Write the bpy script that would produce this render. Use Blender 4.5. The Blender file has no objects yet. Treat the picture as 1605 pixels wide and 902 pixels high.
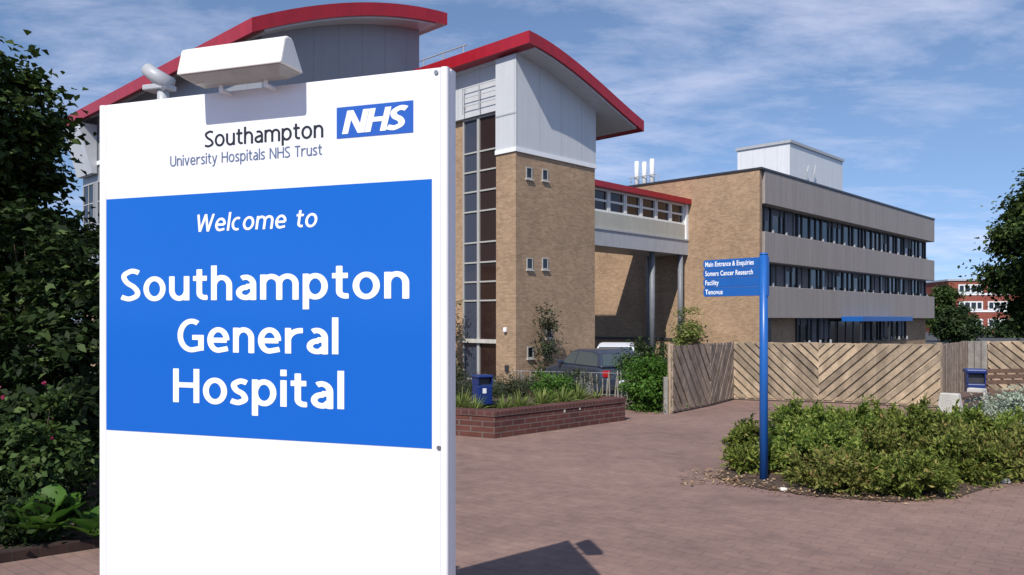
import bpy, math, random
import numpy as np
from mathutils import Vector, Matrix
random.seed(7); RNG = np.random.default_rng(11)
S = bpy.context.scene; COL = S.collection; R = math.radians; PI = math.pi

# ------------------------------------------------------------------ camera
FOC, CX, HOR, EYE = 1240.0, 802.5, 500.0, 1.6          # in pixels of the 1605 wide photograph
cam = bpy.data.cameras.new('camera'); cam.sensor_width = 36.0; cam.lens = 36.0 * FOC / 1605.0
cam.shift_y = (HOR - 451.0) / 1605.0; cam.clip_start = 0.05; cam.clip_end = 3000
co = bpy.data.objects.new('camera', cam); co.location = (0, 0, EYE); co.rotation_euler = (R(90), 0, 0)
COL.objects.link(co); S.camera = co

# ------------------------------------------------------------------ light
SUN_AZ, SUN_EL = 22.0, 46.0                             # light travels to +Y, 22 deg towards +X
w = bpy.data.worlds.new('World'); S.world = w; w.use_nodes = True
nt = w.node_tree; N = nt.nodes; L = nt.links
bg = N['Background']; sky = N.new('ShaderNodeTexSky'); sky.sky_type = 'NISHITA'; sky.sun_disc = False
sky.sun_elevation = R(SUN_EL); sky.sun_rotation = R(180 + SUN_AZ); sky.altitude = 1800; sky.air_density = 1.0; sky.dust_density = 0.25; sky.ozone_density = 2.2
tc = N.new('ShaderNodeTexCoord'); sx = N.new('ShaderNodeSeparateXYZ'); L.new(tc.outputs['Generated'], sx.inputs[0])
zl = N.new('ShaderNodeMath'); zl.operation = 'MULTIPLY_ADD'; L.new(sx.outputs['Z'], zl.inputs[0]); zl.inputs[1].default_value = 0.82; zl.inputs[2].default_value = 0.14
sv = N.new('ShaderNodeCombineXYZ'); L.new(sx.outputs['X'], sv.inputs[0]); L.new(sx.outputs['Y'], sv.inputs[1]); L.new(zl.outputs[0], sv.inputs[2])
nv_ = N.new('ShaderNodeVectorMath'); nv_.operation = 'NORMALIZE'; L.new(sv.outputs[0], nv_.inputs[0]); L.new(nv_.outputs[0], sky.inputs['Vector'])
zz = N.new('ShaderNodeMath'); zz.operation = 'MAXIMUM'; L.new(sx.outputs['Z'], zz.inputs[0]); zz.inputs[1].default_value = 0.0
za = N.new('ShaderNodeMath'); za.operation = 'ADD'; L.new(zz.outputs[0], za.inputs[0]); za.inputs[1].default_value = 0.12
dx = N.new('ShaderNodeMath'); dx.operation = 'DIVIDE'; L.new(sx.outputs['X'], dx.inputs[0]); L.new(za.outputs[0], dx.inputs[1])
dy = N.new('ShaderNodeMath'); dy.operation = 'DIVIDE'; L.new(sx.outputs['Y'], dy.inputs[0]); L.new(za.outputs[0], dy.inputs[1])
cb = N.new('ShaderNodeCombineXYZ'); L.new(dx.outputs[0], cb.inputs[0]); L.new(dy.outputs[0], cb.inputs[1])
mp = N.new('ShaderNodeMapping'); mp.inputs['Rotation'].default_value = (0, 0, R(-25)); mp.inputs['Scale'].default_value = (0.95, 1.5, 1); mp.inputs['Location'].default_value = (0.7, 0.35, 0)
L.new(cb.outputs[0], mp.inputs[0])
n1 = N.new('ShaderNodeTexNoise'); n1.inputs['Scale'].default_value = 2.1; n1.inputs['Detail'].default_value = 10; n1.inputs['Roughness'].default_value = 0.66; n1.inputs['Distortion'].default_value = 0.25
L.new(mp.outputs[0], n1.inputs['Vector'])
n2 = N.new('ShaderNodeTexNoise'); n2.inputs['Scale'].default_value = 0.55; n2.inputs['Detail'].default_value = 3
L.new(cb.outputs[0], n2.inputs['Vector'])
mm = N.new('ShaderNodeMath'); mm.operation = 'MULTIPLY'; L.new(n1.outputs['Fac'], mm.inputs[0]); L.new(n2.outputs['Fac'], mm.inputs[1])
cr = N.new('ShaderNodeValToRGB'); cr.color_ramp.elements[0].position = 0.215; cr.color_ramp.elements[0].color = (0, 0, 0, 1)
cr.color_ramp.elements[1].position = 0.40; cr.color_ramp.elements[1].color = (.50, .50, .50, 1); L.new(mm.outputs[0], cr.inputs[0])
mx = N.new('ShaderNodeMix'); mx.data_type = 'RGBA'; L.new(cr.outputs[0], mx.inputs['Factor']); L.new(sky.outputs[0], mx.inputs['A']); mx.inputs['B'].default_value = (5.6, 5.7, 6.9, 1)
L.new(mx.outputs['Result'], bg.inputs['Color']); bg.inputs['Strength'].default_value = 0.13
sl = bpy.data.lights.new('sun', 'SUN'); sl.energy = 4.0; sl.angle = R(0.5); sl.color = (1, .95, .87)
so = bpy.data.objects.new('sun', sl); COL.objects.link(so)
LD = Vector((math.sin(R(SUN_AZ)) * math.cos(R(SUN_EL)), math.cos(R(SUN_AZ)) * math.cos(R(SUN_EL)), -math.sin(R(SUN_EL))))
so.rotation_euler = LD.to_track_quat('-Z', 'Y').to_euler(); so.location = (-8, -10, 20)
S.view_settings.view_transform = 'Standard'; S.view_settings.look = 'None'; S.view_settings.exposure = 0.3; S.view_settings.gamma = 1
S.view_settings.use_curve_mapping = False
S.cycles.max_bounces = 6

# ------------------------------------------------------------------ helpers
def at(px, py, d): return Vector(((px - CX) / FOC * d, d, EYE + (HOR - py) / FOC * d))     # pixel + depth -> point
def gnd(px, py, z=0.0):
    d = FOC * (EYE - z) / (py - HOR); return Vector(((px - CX) / FOC * d, d, z))
def gz(x, y):                                           # the ground falls away beyond the fence
    k = min(max((y - 15.8) / 6.5, 0), 1); return -0.8 * k * k * (3 - 2 * k)

class MB:
    def __init__(s): s.v = []; s.f = []
    def add(s, vs, fs):
        n = len(s.v); s.v += [tuple(p) for p in vs]; s.f += [tuple(i + n for i in f) for f in fs]; return s
    def box(s, x0, x1, y0, y1, z0, z1):
        return s.add([(x0, y0, z0), (x1, y0, z0), (x1, y1, z0), (x0, y1, z0), (x0, y0, z1), (x1, y0, z1), (x1, y1, z1), (x0, y1, z1)],
                     [(0, 3, 2, 1), (4, 5, 6, 7), (0, 1, 5, 4), (1, 2, 6, 5), (2, 3, 7, 6), (3, 0, 4, 7)])
    def prism(s, pts, y0, y1):                          # (x,z) outline, counter-clockwise seen from -y, extruded along y
        n = len(pts); vs = [(x, y0, z) for x, z in pts] + [(x, y1, z) for x, z in pts]
        return s.add(vs, [tuple(range(n)), tuple(range(2 * n - 1, n - 1, -1))] + [(i, i + n, (i + 1) % n + n, (i + 1) % n) for i in range(n)])
    def column(s, pts, z0, z1):                         # (x,y) outline counter-clockwise, extruded up
        n = len(pts); vs = [(x, y, z0) for x, y in pts] + [(x, y, z1) for x, y in pts]
        return s.add(vs, [tuple(range(n - 1, -1, -1)), tuple(range(n, 2 * n))] + [(i, (i + 1) % n, (i + 1) % n + n, i + n) for i in range(n)])
    def tube(s, pts, rad, n=8, cap=True):
        pts = [Vector(p) for p in pts]; rad = rad if isinstance(rad, (list, tuple)) else [rad] * len(pts)
        base = len(s.v); up = None
        for i, p in enumerate(pts):
            d = (pts[min(i + 1, len(pts) - 1)] - pts[max(i - 1, 0)]).normalized()
            if up is None: up = Vector((0, 0, 1)) if abs(d.z) < .9 else Vector((1, 0, 0))
            a = d.cross(up).normalized(); b = a.cross(d).normalized(); up = b
            for k in range(n):
                t = 2 * PI * k / n; s.v.append(tuple(p + a * math.cos(t) * rad[i] + b * math.sin(t) * rad[i]))
        for i in range(len(pts) - 1):
            for k in range(n):
                q = base + i * n; s.f.append((q + k, q + (k + 1) % n, q + n + (k + 1) % n, q + n + k))
        if cap:
            s.f.append(tuple(base + k for k in range(n))[::-1]); q = base + (len(pts) - 1) * n; s.f.append(tuple(q + k for k in range(n)))
        return s
    def build(s, name, mat, parent=None, smooth=False, bevel=0):
        me = bpy.data.meshes.new(name); me.from_pydata(s.v, [], s.f); me.update()
        return place(name, me, mat, parent, smooth, bevel)

def place(name, me, mat, parent=None, smooth=False, bevel=0):
    if mat and not me.materials: me.materials.append(mat)
    if smooth: me.polygons.foreach_set('use_smooth', [True] * len(me.polygons))
    o = bpy.data.objects.new(name, me); COL.objects.link(o)
    if parent: o.parent = parent
    if bevel:
        b = o.modifiers.new('bevel', 'BEVEL'); b.width = bevel; b.segments = 2; b.limit_method = 'ANGLE'; b.angle_limit = R(40)
    return o
def tag(o, label=None, cat=None, group=None, kind=None):
    if label: o['label'] = label
    if cat: o['category'] = cat
    if group: o['group'] = group
    if kind: o['kind'] = kind
    return o
def thing(name, label, cat, loc=(0, 0, 0), rz=0, group=None):
    o = bpy.data.objects.new(name, None); o.empty_display_size = .3; COL.objects.link(o); o.location = loc; o.rotation_euler = (0, 0, rz)
    return tag(o, label, cat, group)
def copy_thing(o, loc, rz, label):
    c = o.copy(); COL.objects.link(c); c.location = loc; c.rotation_euler = (0, 0, rz); c['label'] = label
    for ch in list(o.children):
        k = ch.copy(); COL.objects.link(k); k.parent = c
        for g in list(ch.children):
            q = g.copy(); COL.objects.link(q); q.parent = k
    return c

# ------------------------------------------------------------------ materials
def newmat(name, col=(.5, .5, .5), rough=.6, metal=0, spec=.5):
    m = bpy.data.materials.new(name); m.use_nodes = True; p = m.node_tree.nodes['Principled BSDF']
    p.inputs['Base Color'].default_value = (*col, 1); p.inputs['Roughness'].default_value = rough; p.inputs['Metallic'].default_value = metal
    p.inputs['Specular IOR Level'].default_value = spec; return m
def nodes(m): return m.node_tree.nodes, m.node_tree.links, m.node_tree.nodes['Principled BSDF']
def noisy(name, col, rough=.6, var=.15, scale=3, bump=0, bscale=40, metal=0, stain=0, spec=.5):
    m = newmat(name, col, rough, metal, spec); n, l, p = nodes(m)
    t = n.new('ShaderNodeTexCoord'); a = n.new('ShaderNodeTexNoise'); a.inputs['Scale'].default_value = scale; a.inputs['Detail'].default_value = 8; a.inputs['Roughness'].default_value = .65
    l.new(t.outputs['Object'], a.inputs['Vector'])
    r = n.new('ShaderNodeValToRGB'); r.color_ramp.elements[0].position = .3; r.color_ramp.elements[1].position = .7
    r.color_ramp.elements[0].color = (*[c * (1 - var) for c in col], 1); r.color_ramp.elements[1].color = (*[min(1, c * (1 + var)) for c in col], 1)
    l.new(a.outputs['Fac'], r.inputs[0]); out = r.outputs[0]
    if stain:                                           # streaks of dirt running down
        mpn = n.new('ShaderNodeMapping'); mpn.inputs['Scale'].default_value = (2.2, 2.2, .12); l.new(t.outputs['Object'], mpn.inputs[0])
        b = n.new('ShaderNodeTexNoise'); b.inputs['Scale'].default_value = 2; b.inputs['Detail'].default_value = 6; l.new(mpn.outputs[0], b.inputs['Vector'])
        rr = n.new('ShaderNodeValToRGB'); rr.color_ramp.elements[0].position = .4; rr.color_ramp.elements[0].color = (1 - stain,) * 3 + (1,); rr.color_ramp.elements[1].position = .62; rr.color_ramp.elements[1].color = (1, 1, 1, 1)
        l.new(b.outputs['Fac'], rr.inputs[0]); mxx = n.new('ShaderNodeMix'); mxx.data_type = 'RGBA'; mxx.blend_type = 'MULTIPLY'; mxx.inputs['Factor'].default_value = 1
        l.new(out, mxx.inputs['A']); l.new(rr.outputs[0], mxx.inputs['B']); out = mxx.outputs['Result']
    l.new(out, p.inputs['Base Color'])
    if bump:
        c = n.new('ShaderNodeTexNoise'); c.inputs['Scale'].default_value = bscale; c.inputs['Detail'].default_value = 5; l.new(t.outputs['Object'], c.inputs['Vector'])
        bp = n.new('ShaderNodeBump'); bp.inputs['Strength'].default_value = bump; bp.inputs['Distance'].default_value = .02; l.new(c.outputs['Fac'], bp.inputs['Height']); l.new(bp.outputs[0], p.inputs['Normal'])
    return m
def brick(name, c1, c2, mortar, bw=.225, bh=.075, flat=False, rot=0, msize=.012, dirt=.25, rough=.85, bump=.5, off=.5):
    m = newmat(name, c1, rough, 0, .2); n, l, p = nodes(m); t = n.new('ShaderNodeTexCoord')
    if flat:
        mpn = n.new('ShaderNodeMapping'); mpn.inputs['Rotation'].default_value = (0, 0, rot); l.new(t.outputs['Object'], mpn.inputs[0]); vec = mpn.outputs[0]
    else:
        s = n.new('ShaderNodeSeparateXYZ'); l.new(t.outputs['Object'], s.inputs[0]); ad = n.new('ShaderNodeMath'); l.new(s.outputs['X'], ad.inputs[0]); l.new(s.outputs['Y'], ad.inputs[1])
        c = n.new('ShaderNodeCombineXYZ'); l.new(ad.outputs[0], c.inputs[0]); l.new(s.outputs['Z'], c.inputs[1]); vec = c.outputs[0]
    b = n.new('ShaderNodeTexBrick'); b.offset = off; l.new(vec, b.inputs['Vector']); b.inputs['Color1'].default_value = (*c1, 1); b.inputs['Color2'].default_value = (*c2, 1); b.inputs['Mortar'].default_value = (*mortar, 1)
    b.inputs['Scale'].default_value = 1; b.inputs['Brick Width'].default_value = bw; b.inputs['Row Height'].default_value = bh; b.inputs['Mortar Size'].default_value = msize * .5; b.inputs['Mortar Smooth'].default_value = .3; b.inputs['Bias'].default_value = -.1
    out = b.outputs['Color']
    for sc, lo, st in ((.35, .42, dirt), (6, .4, dirt * .7), (1.7, .45, dirt * .6)):
        a = n.new('ShaderNodeTexNoise'); a.inputs['Scale'].default_value = sc; a.inputs['Detail'].default_value = 9; a.inputs['Roughness'].default_value = .7; l.new(t.outputs['Object'], a.inputs['Vector'])
        r = n.new('ShaderNodeValToRGB'); r.color_ramp.elements[0].position = lo - .1; r.color_ramp.elements[0].color = (1 - st, 1 - st, 1 - st * .9, 1); r.color_ramp.elements[1].position = lo + .22; r.color_ramp.elements[1].color = (1, 1, 1, 1)
        l.new(a.outputs['Fac'], r.inputs[0]); mxx = n.new('ShaderNodeMix'); mxx.data_type = 'RGBA'; mxx.blend_type = 'MULTIPLY'; mxx.inputs['Factor'].default_value = 1
        l.new(out, mxx.inputs['A']); l.new(r.outputs[0], mxx.inputs['B']); out = mxx.outputs['Result']
    l.new(out, p.inputs['Base Color'])
    bp = n.new('ShaderNodeBump'); bp.inputs['Strength'].default_value = bump; bp.inputs['Distance'].default_value = .008; bp.invert = True; l.new(b.outputs['Fac'], bp.inputs['Height']); l.new(bp.outputs[0], p.inputs['Normal'])
    return m
def leafmat(name, c1, c2, c3=None, trans=.25, rough=.5):
    m = newmat(name, c1, rough, 0, .18); n, l, p = nodes(m); g = n.new('ShaderNodeNewGeometry'); r = n.new('ShaderNodeValToRGB')
    r.color_ramp.elements[0].color = (*c1, 1); r.color_ramp.elements[1].color = (*c2, 1); r.color_ramp.elements[1].position = .9
    if c3: e = r.color_ramp.elements.new(.97); e.color = (*c3, 1)
    l.new(g.outputs['Random Per Island'], r.inputs[0]); l.new(r.outputs[0], p.inputs['Base Color'])
    tr = n.new('ShaderNodeBsdfTranslucent'); l.new(r.outputs[0], tr.inputs['Color']); ms = n.new('ShaderNodeMixShader'); ms.inputs[0].default_value = trans
    l.new(p.outputs[0], ms.inputs[1]); l.new(tr.outputs[0], ms.inputs[2]); l.new(ms.outputs[0], n['Material Output'].inputs['Surface']); return m

M = dict(
    paving=brick('paving_bricks', (.345, .225, .182), (.308, .20, .165), (.265, .182, .153), .2, .1, True, R(38), .009, .32, .85, .5),
    asphalt=noisy('asphalt', (.06, .06, .062), .9, .25, 1.5, .5, 120),
    soil=noisy('soil', (.075, .05, .035), .95, .4, 9, .8, 60),
    buff=brick('buff_brick', (.53, .355, .215), (.38, .245, .145), (.45, .345, .25), .225, .075, dirt=.25, msize=.016),
    redbrick=brick('red_brick', (.17, .065, .05), (.11, .045, .04), (.20, .15, .13), .225, .075, dirt=.3, msize=.018),
    darkkerb=brick('mossy_kerb_brick', (.075, .04, .032), (.055, .035, .028), (.07, .06, .05), .225, .075, dirt=.5),
    coping=brick('brick_on_edge_coping', (.15, .06, .05), (.10, .042, .038), (.18, .13, .115), .075, .3, dirt=.3, msize=.012),
    farbrick=brick('far_red_brick', (.33, .085, .055), (.27, .07, .05), (.3, .15, .12), .225, .075, dirt=.15),
    red=noisy('red_paint', (.36, .009, .020), .35, .08, 2, stain=.12),
    clad=None,
    white=noisy('white_paint', (.80, .80, .80), .35, .03, 4),
    panelwhite=noisy('white_sign_panel', (.79, .79, .82), .25, .02, 2.5, stain=.05),
    cream=noisy('cream_enamel', (.80, .78, .70), .3, .04, 8),
    lampbase=noisy('lamp_tray', (.42, .41, .36), .45, .15, 9),
    spandrel=noisy('cream_spandrel', (.42, .41, .36), .5, .05, 2, stain=.06),
    beam=noisy('grey_beam_paint', (.40, .41, .44), .5, .05, 2, stain=.08),
    grey=noisy('grey_metal', (.38, .39, .41), .45, .1, 6),
    dark=noisy('dark_metal', (.035, .035, .04), .4, .2, 6),
    concrete=noisy('aggregate_concrete', (.33, .285, .265), .9, .14, 9, .6, 70, stain=.10),
    paleconc=noisy('pale_concrete', (.55, .52, .47), .85, .12, 6, .4, 60, stain=.15),
    blue=noisy('blue_sign_vinyl', (.002, .112, .50), .17, .02, 2),
    nhs=noisy('logo_blue', (.02, .10, .44), .3, .02, 2),
    postblue=noisy('blue_powder_coat', (.012, .105, .38), .35, .06, 8),
    binblue=noisy('blue_bin_plastic', (.008, .026, .14), .4, .1, 8),
    lettering=noisy('white_vinyl', (.84, .85, .86), .35, .01, 2),
    black=noisy('black_vinyl', (.012, .014, .018), .4, .05, 4),
    slate=noisy('grey_blue_vinyl', (.10, .14, .24), .4, .05, 4),
    screw=noisy('dull_screw', (.25, .26, .28), .4, .2, 20, metal=.6),
    timber=None,
    colgrey=noisy('column_grey', (.17, .18, .20), .5, .12, 5),
    paletimber=noisy('grey_timber', (.27, .25, .22), .85, .25, 8, .4, 50, stain=.25),
    benchwood=noisy('bench_timber', (.13, .075, .05), .7, .3, 8, .3, 40),
    bark=noisy('bark', (.09, .065, .045), .9, .35, 12, .9, 40),
    tyre=noisy('tyre', (.02, .02, .02), .8, .1, 9),
    carblue=noisy('dark_blue_car_paint', (.035, .045, .07), .18, .05, 3),
    carsilver=noisy('silver_car_paint', (.62, .63, .66), .25, .04, 3),
    rimm=noisy('alloy', (.45, .45, .47), .35, .1, 9, metal=.7),
    lightred=noisy('tail_lamp_red', (.4, .01, .01), .2, .05, 9),
    stone=noisy('pale_stone', (.60, .57, .52), .8, .2, 9, .5, 30),
    chip=noisy('bark_chips', (.36, .22, .13), .9, .5, 30),
    curtain=noisy('pale_blind', (.13, .13, .145), .8, .1, 5),
    frame=noisy('window_frame', (.40, .39, .37), .5, .08, 8),
    whiteframe=noisy('white_window_frame', (.72, .72, .70), .4, .05, 8),
)
def glassmat(name, col, rough=.06):
    m = newmat(name, col, rough, 0, .6); n, l, p = nodes(m); t = n.new('ShaderNodeTexCoord'); a = n.new('ShaderNodeTexNoise'); a.inputs['Scale'].default_value = .7; l.new(t.outputs['Object'], a.inputs['Vector'])
    bp = n.new('ShaderNodeBump'); bp.inputs['Strength'].default_value = .04; bp.inputs['Distance'].default_value = .1; l.new(a.outputs['Fac'], bp.inputs['Height']); l.new(bp.outputs[0], p.inputs['Normal']); return m
def timbermat():
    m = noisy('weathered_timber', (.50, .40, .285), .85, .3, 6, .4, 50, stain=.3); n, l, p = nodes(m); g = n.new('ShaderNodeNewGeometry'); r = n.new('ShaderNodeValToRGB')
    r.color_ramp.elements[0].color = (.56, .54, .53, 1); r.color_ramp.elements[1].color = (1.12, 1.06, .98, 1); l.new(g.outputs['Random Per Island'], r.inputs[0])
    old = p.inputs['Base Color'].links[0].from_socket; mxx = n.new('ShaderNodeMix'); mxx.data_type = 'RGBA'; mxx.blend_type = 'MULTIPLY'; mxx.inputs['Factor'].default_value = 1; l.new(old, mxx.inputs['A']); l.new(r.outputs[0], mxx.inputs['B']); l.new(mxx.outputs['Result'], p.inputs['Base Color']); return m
M['timber'] = timbermat(); M['timbershade'] = noisy('shaded_weathered_timber', (.30, .23, .175), .85, .4, 6, .4, 50, stain=.3); M['skyglass'] = glassmat('sky_reflection_glass', (.05, .06, .09), .05)  # darker fence timber: the dimness of grazing light is painted into its colour
M['glass'] = glassmat('window_glass', (.014, .016, .02)); M['brownglass'] = glassmat('bronze_glass', (.03, .016, .014), .08); M['carglass'] = glassmat('car_glass', (.06, .08, .085), .04)
def cladding(name, col, wid, rough=.42, var=.03, stain=.04):
    m = noisy(name, col, rough, var, 1.2 if rough < .8 else 9, 0 if rough < .8 else .6, 70, stain=stain); n, l, p = nodes(m); t = n.new('ShaderNodeTexCoord'); s = n.new('ShaderNodeSeparateXYZ'); l.new(t.outputs['Object'], s.inputs[0])
    ad = n.new('ShaderNodeMath'); l.new(s.outputs['X'], ad.inputs[0]); l.new(s.outputs['Y'], ad.inputs[1]); dv = n.new('ShaderNodeMath'); dv.operation = 'DIVIDE'; l.new(ad.outputs[0], dv.inputs[0]); dv.inputs[1].default_value = wid
    fr = n.new('ShaderNodeMath'); fr.operation = 'FRACT'; l.new(dv.outputs[0], fr.inputs[0]); gt = n.new('ShaderNodeMath'); gt.operation = 'LESS_THAN'; l.new(fr.outputs[0], gt.inputs[0]); gt.inputs[1].default_value = .03 / wid
    old = p.inputs['Base Color'].links[0].from_socket; mxx = n.new('ShaderNodeMix'); mxx.data_type = 'RGBA'; l.new(gt.outputs[0], mxx.inputs['Factor']); l.new(old, mxx.inputs['A']); mxx.inputs['B'].default_value = (*[c * .74 for c in col], 1); l.new(mxx.outputs['Result'], p.inputs['Base Color']); return m
M['clad'] = cladding('white_cladding', (.56, .57, .59), 1.25)
M['greyclad'] = cladding('grey_cladding', (.27, .28, .31), 1.1)
M['concrete'] = cladding('aggregate_concrete', (.33, .292, .275), 5.32, .9, .14, .12)
M['penthouse'] = cladding('pale_sheet_cladding', (.66, .67, .69), .9)
LEAF = dict(
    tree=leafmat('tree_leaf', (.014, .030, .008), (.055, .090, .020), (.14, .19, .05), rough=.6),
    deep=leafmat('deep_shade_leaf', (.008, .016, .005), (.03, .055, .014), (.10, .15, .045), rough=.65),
    shrub=leafmat('shrub_leaf', (.020, .042, .012), (.07, .115, .028)),
    bright=leafmat('bright_leaf', (.045, .11, .015), (.11, .22, .035), trans=.35),
    juniper=leafmat('juniper_leaf', (.055, .09, .018), (.24, .28, .055), (.34, .29, .10), rough=.6, trans=.3),
    olive=leafmat('olive_juniper_leaf', (.07, .09, .02), (.25, .26, .065), (.27, .18, .07), rough=.65, trans=.25),
    fresh=leafmat('fresh_juniper_leaf', (.07, .13, .025), (.27, .34, .065), (.36, .38, .12), rough=.55, trans=.35),
    yellow=leafmat('yellow_green_leaf', (.11, .16, .035), (.26, .30, .09), trans=.3),
    silver=leafmat('silver_leaf', (.24, .30, .22), (.42, .48, .38), rough=.7),
    lavender=leafmat('grey_green_leaf', (.035, .05, .025), (.085, .10, .05)),
    far=leafmat('far_leaf', (.018, .036, .014), (.05, .08, .028)),
    flower=leafmat('red_flower', (.25, .02, .06), (.4, .05, .12)))

# ------------------------------------------------------------------ lettering: strokes -> filled outline
def ell(cx, cy, rx, ry, a0, a1, n=22): return [(cx + rx * math.cos(R(a0 + (a1 - a0) * i / n)), cy + ry * math.sin(R(a0 + (a1 - a0) * i / n))) for i in range(n + 1)]
def spl(P, n=8):
    P = [P[0]] + list(P) + [P[-1]]; o = []
    for i in range(1, len(P) - 2):
        p0, p1, p2, p3 = map(np.array, P[i - 1:i + 3])
        for k in range(n):
            t = k / n; o.append(tuple(.5 * (2 * p1 + (p2 - p0) * t + (2 * p0 - 5 * p1 + 4 * p2 - p3) * t * t + (3 * p1 - p0 - 3 * p2 + p3) * t ** 3)))
    return o + [tuple(P[-2])]
KY = 1.22
def glyph(c, h):                                        # strokes and advance width; h = half stem
    v = h / KY; X, C, A, D = .525, .705, .74, -.205
    if c == ' ': return [], .26
    if c == 'l': return [[(h, 0), (h, A)]], 2 * h
    if c == 'i': return [[(h, 0), (h, X)], [(h, .605), (h, .735)]], 2 * h
    if c == 'o': W = .50 + .5 * h; return [ell(W / 2, X / 2, W / 2 - h, X / 2 - v + .012, 0, 360, 40)], W
    if c in 'nhr':
        W = .43 + .7 * h; st = [(h, 0), (h, A if c == 'h' else X)]
        if c == 'r': return [st, ell(.335, X - v - .21, .335 - h, .21, 168, 92, 12) + [(.36 + h * .3, X - v)]], .36 + h * .3
        return [st, ell(W / 2, X - v - .17, W / 2 - h, .18, 175, 0) + [(W - h, 0)]], W
    if c == 'u': W = .43 + .7 * h; return [[(W - h, 0), (W - h, X)], [(h, X)] + ell(W / 2, v + .17, W / 2 - h, .18, 180, 355)], W
    if c == 'm':
        w1 = .33 + .2 * h; return [[(h, 0), (h, X)], ell(h + w1 / 2, X - v - .15, w1 / 2, .16, 175, 0) + [(h + w1, 0)], ell(h + w1 * 1.5, X - v - .15, w1 / 2, .16, 175, 0) + [(h + 2 * w1, 0)]], 2 * w1 + 2 * h
    if c == 'p': W = .47 + .7 * h; return [[(h, D), (h, X)], ell(W / 2, X / 2, W / 2 - h, X / 2 - v + .008, 0, 360, 40)], W
    if c == 'a':
        W = .40 + .7 * h; return [ell(W / 2 - .01, X - v - .15, W / 2 - h + .01, .155, 122, 0, 14) + [(W - h, 0)], ell(W / 2, .155, W / 2 - h, .155 - v + .006, 75, 290, 20) + [(W - h, .14)], [(W - h, .29), (W / 2, .31 - v * .9 + .02)]], W
    if c == 'e':
        W = .475 + .5 * h; return [[(h, X * .49), (W - h * .9, X * .49)], [(W - h, X * .49)] + ell(W / 2, X / 2, W / 2 - h, X / 2 - v + .01, 0, 285, 36) + [(W - h * .6, .05 + v * .6)]], W
    if c == 'c': W = .43 + .3 * h; return [ell(W * .58, X / 2, W * .58 - h, X / 2 - v + .01, 62, 298, 32)], W
    if c == 't': return [[(.08 + h, .665), (.08 + h, .16)] + ell(.08 + h + .13, .16, .13, .155 - v, 180, 275, 10) + [(.33, v + .008)], [(0, X - v), (.32, X - v)]], .33
    if c == 's':
        W = .34 + .5 * h; return [spl([(W - h * .5, X - v - .022), (W * .72, X - v + .004), (W * .5, X - v + .006), (h * 1.25, X - v - .045), (h * 1.08, X * .70), (W * .34, X * .555), (W * .66, X * .44), (W - h * 1.05, X * .29), (W - h * 1.25, v + .042), (W * .46, v - .006), (W * .22, v + .002), (h * .1, v + .026)])], W
    if c == 'S':
        W = .42 + .6 * h; return [spl([(W - h * .5, C - v - .03), (W * .74, C - v + .002), (W * .52, C - v + .008), (h * 1.35, C - v - .06), (h * 1.05, C * .72), (W * .33, C * .565), (W * .66, C * .44), (W - h * 1.0, C * .29), (W - h * 1.3, v + .055), (W * .46, v - .008), (W * .22, v + .004), (h * .1, v + .034)])], W
    if c == 'H': W = .53 + h; return [[(h, 0), (h, C)], [(W - h, 0), (W - h, C)], [(h, C * .52), (W - h, C * .52)]], W
    if c == 'N': W = .55 + h; return [[(h, 0), (h, C)], [(W - h, 0), (W - h, C)], [(h, C - .01), (W - h, .01)]], W
    if c == 'U': W = .53 + h; return [[(h, C)] + ell(W / 2, .24, W / 2 - h, .24 - v + .01, 180, 360) + [(W - h, C)]], W
    if c == 'T': return [[(.24, 0), (.24, C)], [(0, C - v), (.48, C - v)]], .48
    if c == 'G':
        W = .58 + .6 * h; return [ell(W * .54, C / 2, W * .54 - h, C / 2 - v + .01, 58, 285, 36) + [(W - h, .055 + v * .5)], [(W - h, .03), (W - h, C * .52)], [(W * .56, C * .52 - v), (W - h, C * .52 - v)]], W
    if c == 'v': return [[(h * .9, X), (.24, .0)], [(.24, .0), (.48 - h * .9, X)]], .48
    if c == 'y': return [[(h * .9, X), (.24, .02)], [(.48 - h * .9, X), (.20, -.10)] + [(.14, D + v), (.03, D + v)]], .48
    if c == 'W': return [[(h, C), (.235, 0)], [(.235, 0), (.43, C)], [(.43, C), (.625, 0)], [(.625, 0), (.86 - h, C)]], .86
    return [], .3
def sdf(stroke, gx, gy, h):
    P = np.array(stroke, float); P[:, 1] *= KY; Y = gy * KY; best = np.full(gx.shape, 9.0); closed = np.hypot(*(P[0] - P[-1])) < 1e-6; n = len(P) - 1
    for i in range(n):
        a, b = P[i], P[i + 1]; d = b - a; ln = math.hypot(*d)
        if ln < 1e-9: continue
        d /= ln; t = (gx - a[0]) * d[0] + (Y - a[1]) * d[1]; q = np.abs(-(gx - a[0]) * d[1] + (Y - a[1]) * d[0]); e = q - h
        ext = np.maximum(-t, t - ln); r = np.where(ext <= 0, e, np.hypot(q, np.maximum(ext, 0)) - h)
        if not closed:
            flat = np.maximum(e, ext)
            if i == 0: r = np.where(t < 0, flat, r)
            if i == n - 1: r = np.where(t > ln, flat, r)
            r = np.where(ext <= 0, np.maximum(e, ext if n == 1 else -9), r)
        best = np.minimum(best, r)
    if not closed:                                      # square-cut terminals
        for e_, o_ in ((P[0], P[1]), (P[-1], P[-2])):
            d = (e_ - o_) / (np.linalg.norm(e_ - o_) + 1e-9); al = (gx - e_[0]) * d[0] + (Y - e_[1]) * d[1]; q = np.abs(-(gx - e_[0]) * d[1] + (Y - e_[1]) * d[0])
            best = np.where((al > 0) & (al < 1.3 * h) & (q < 1.25 * h), np.maximum(best, al), best)
    return best
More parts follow.
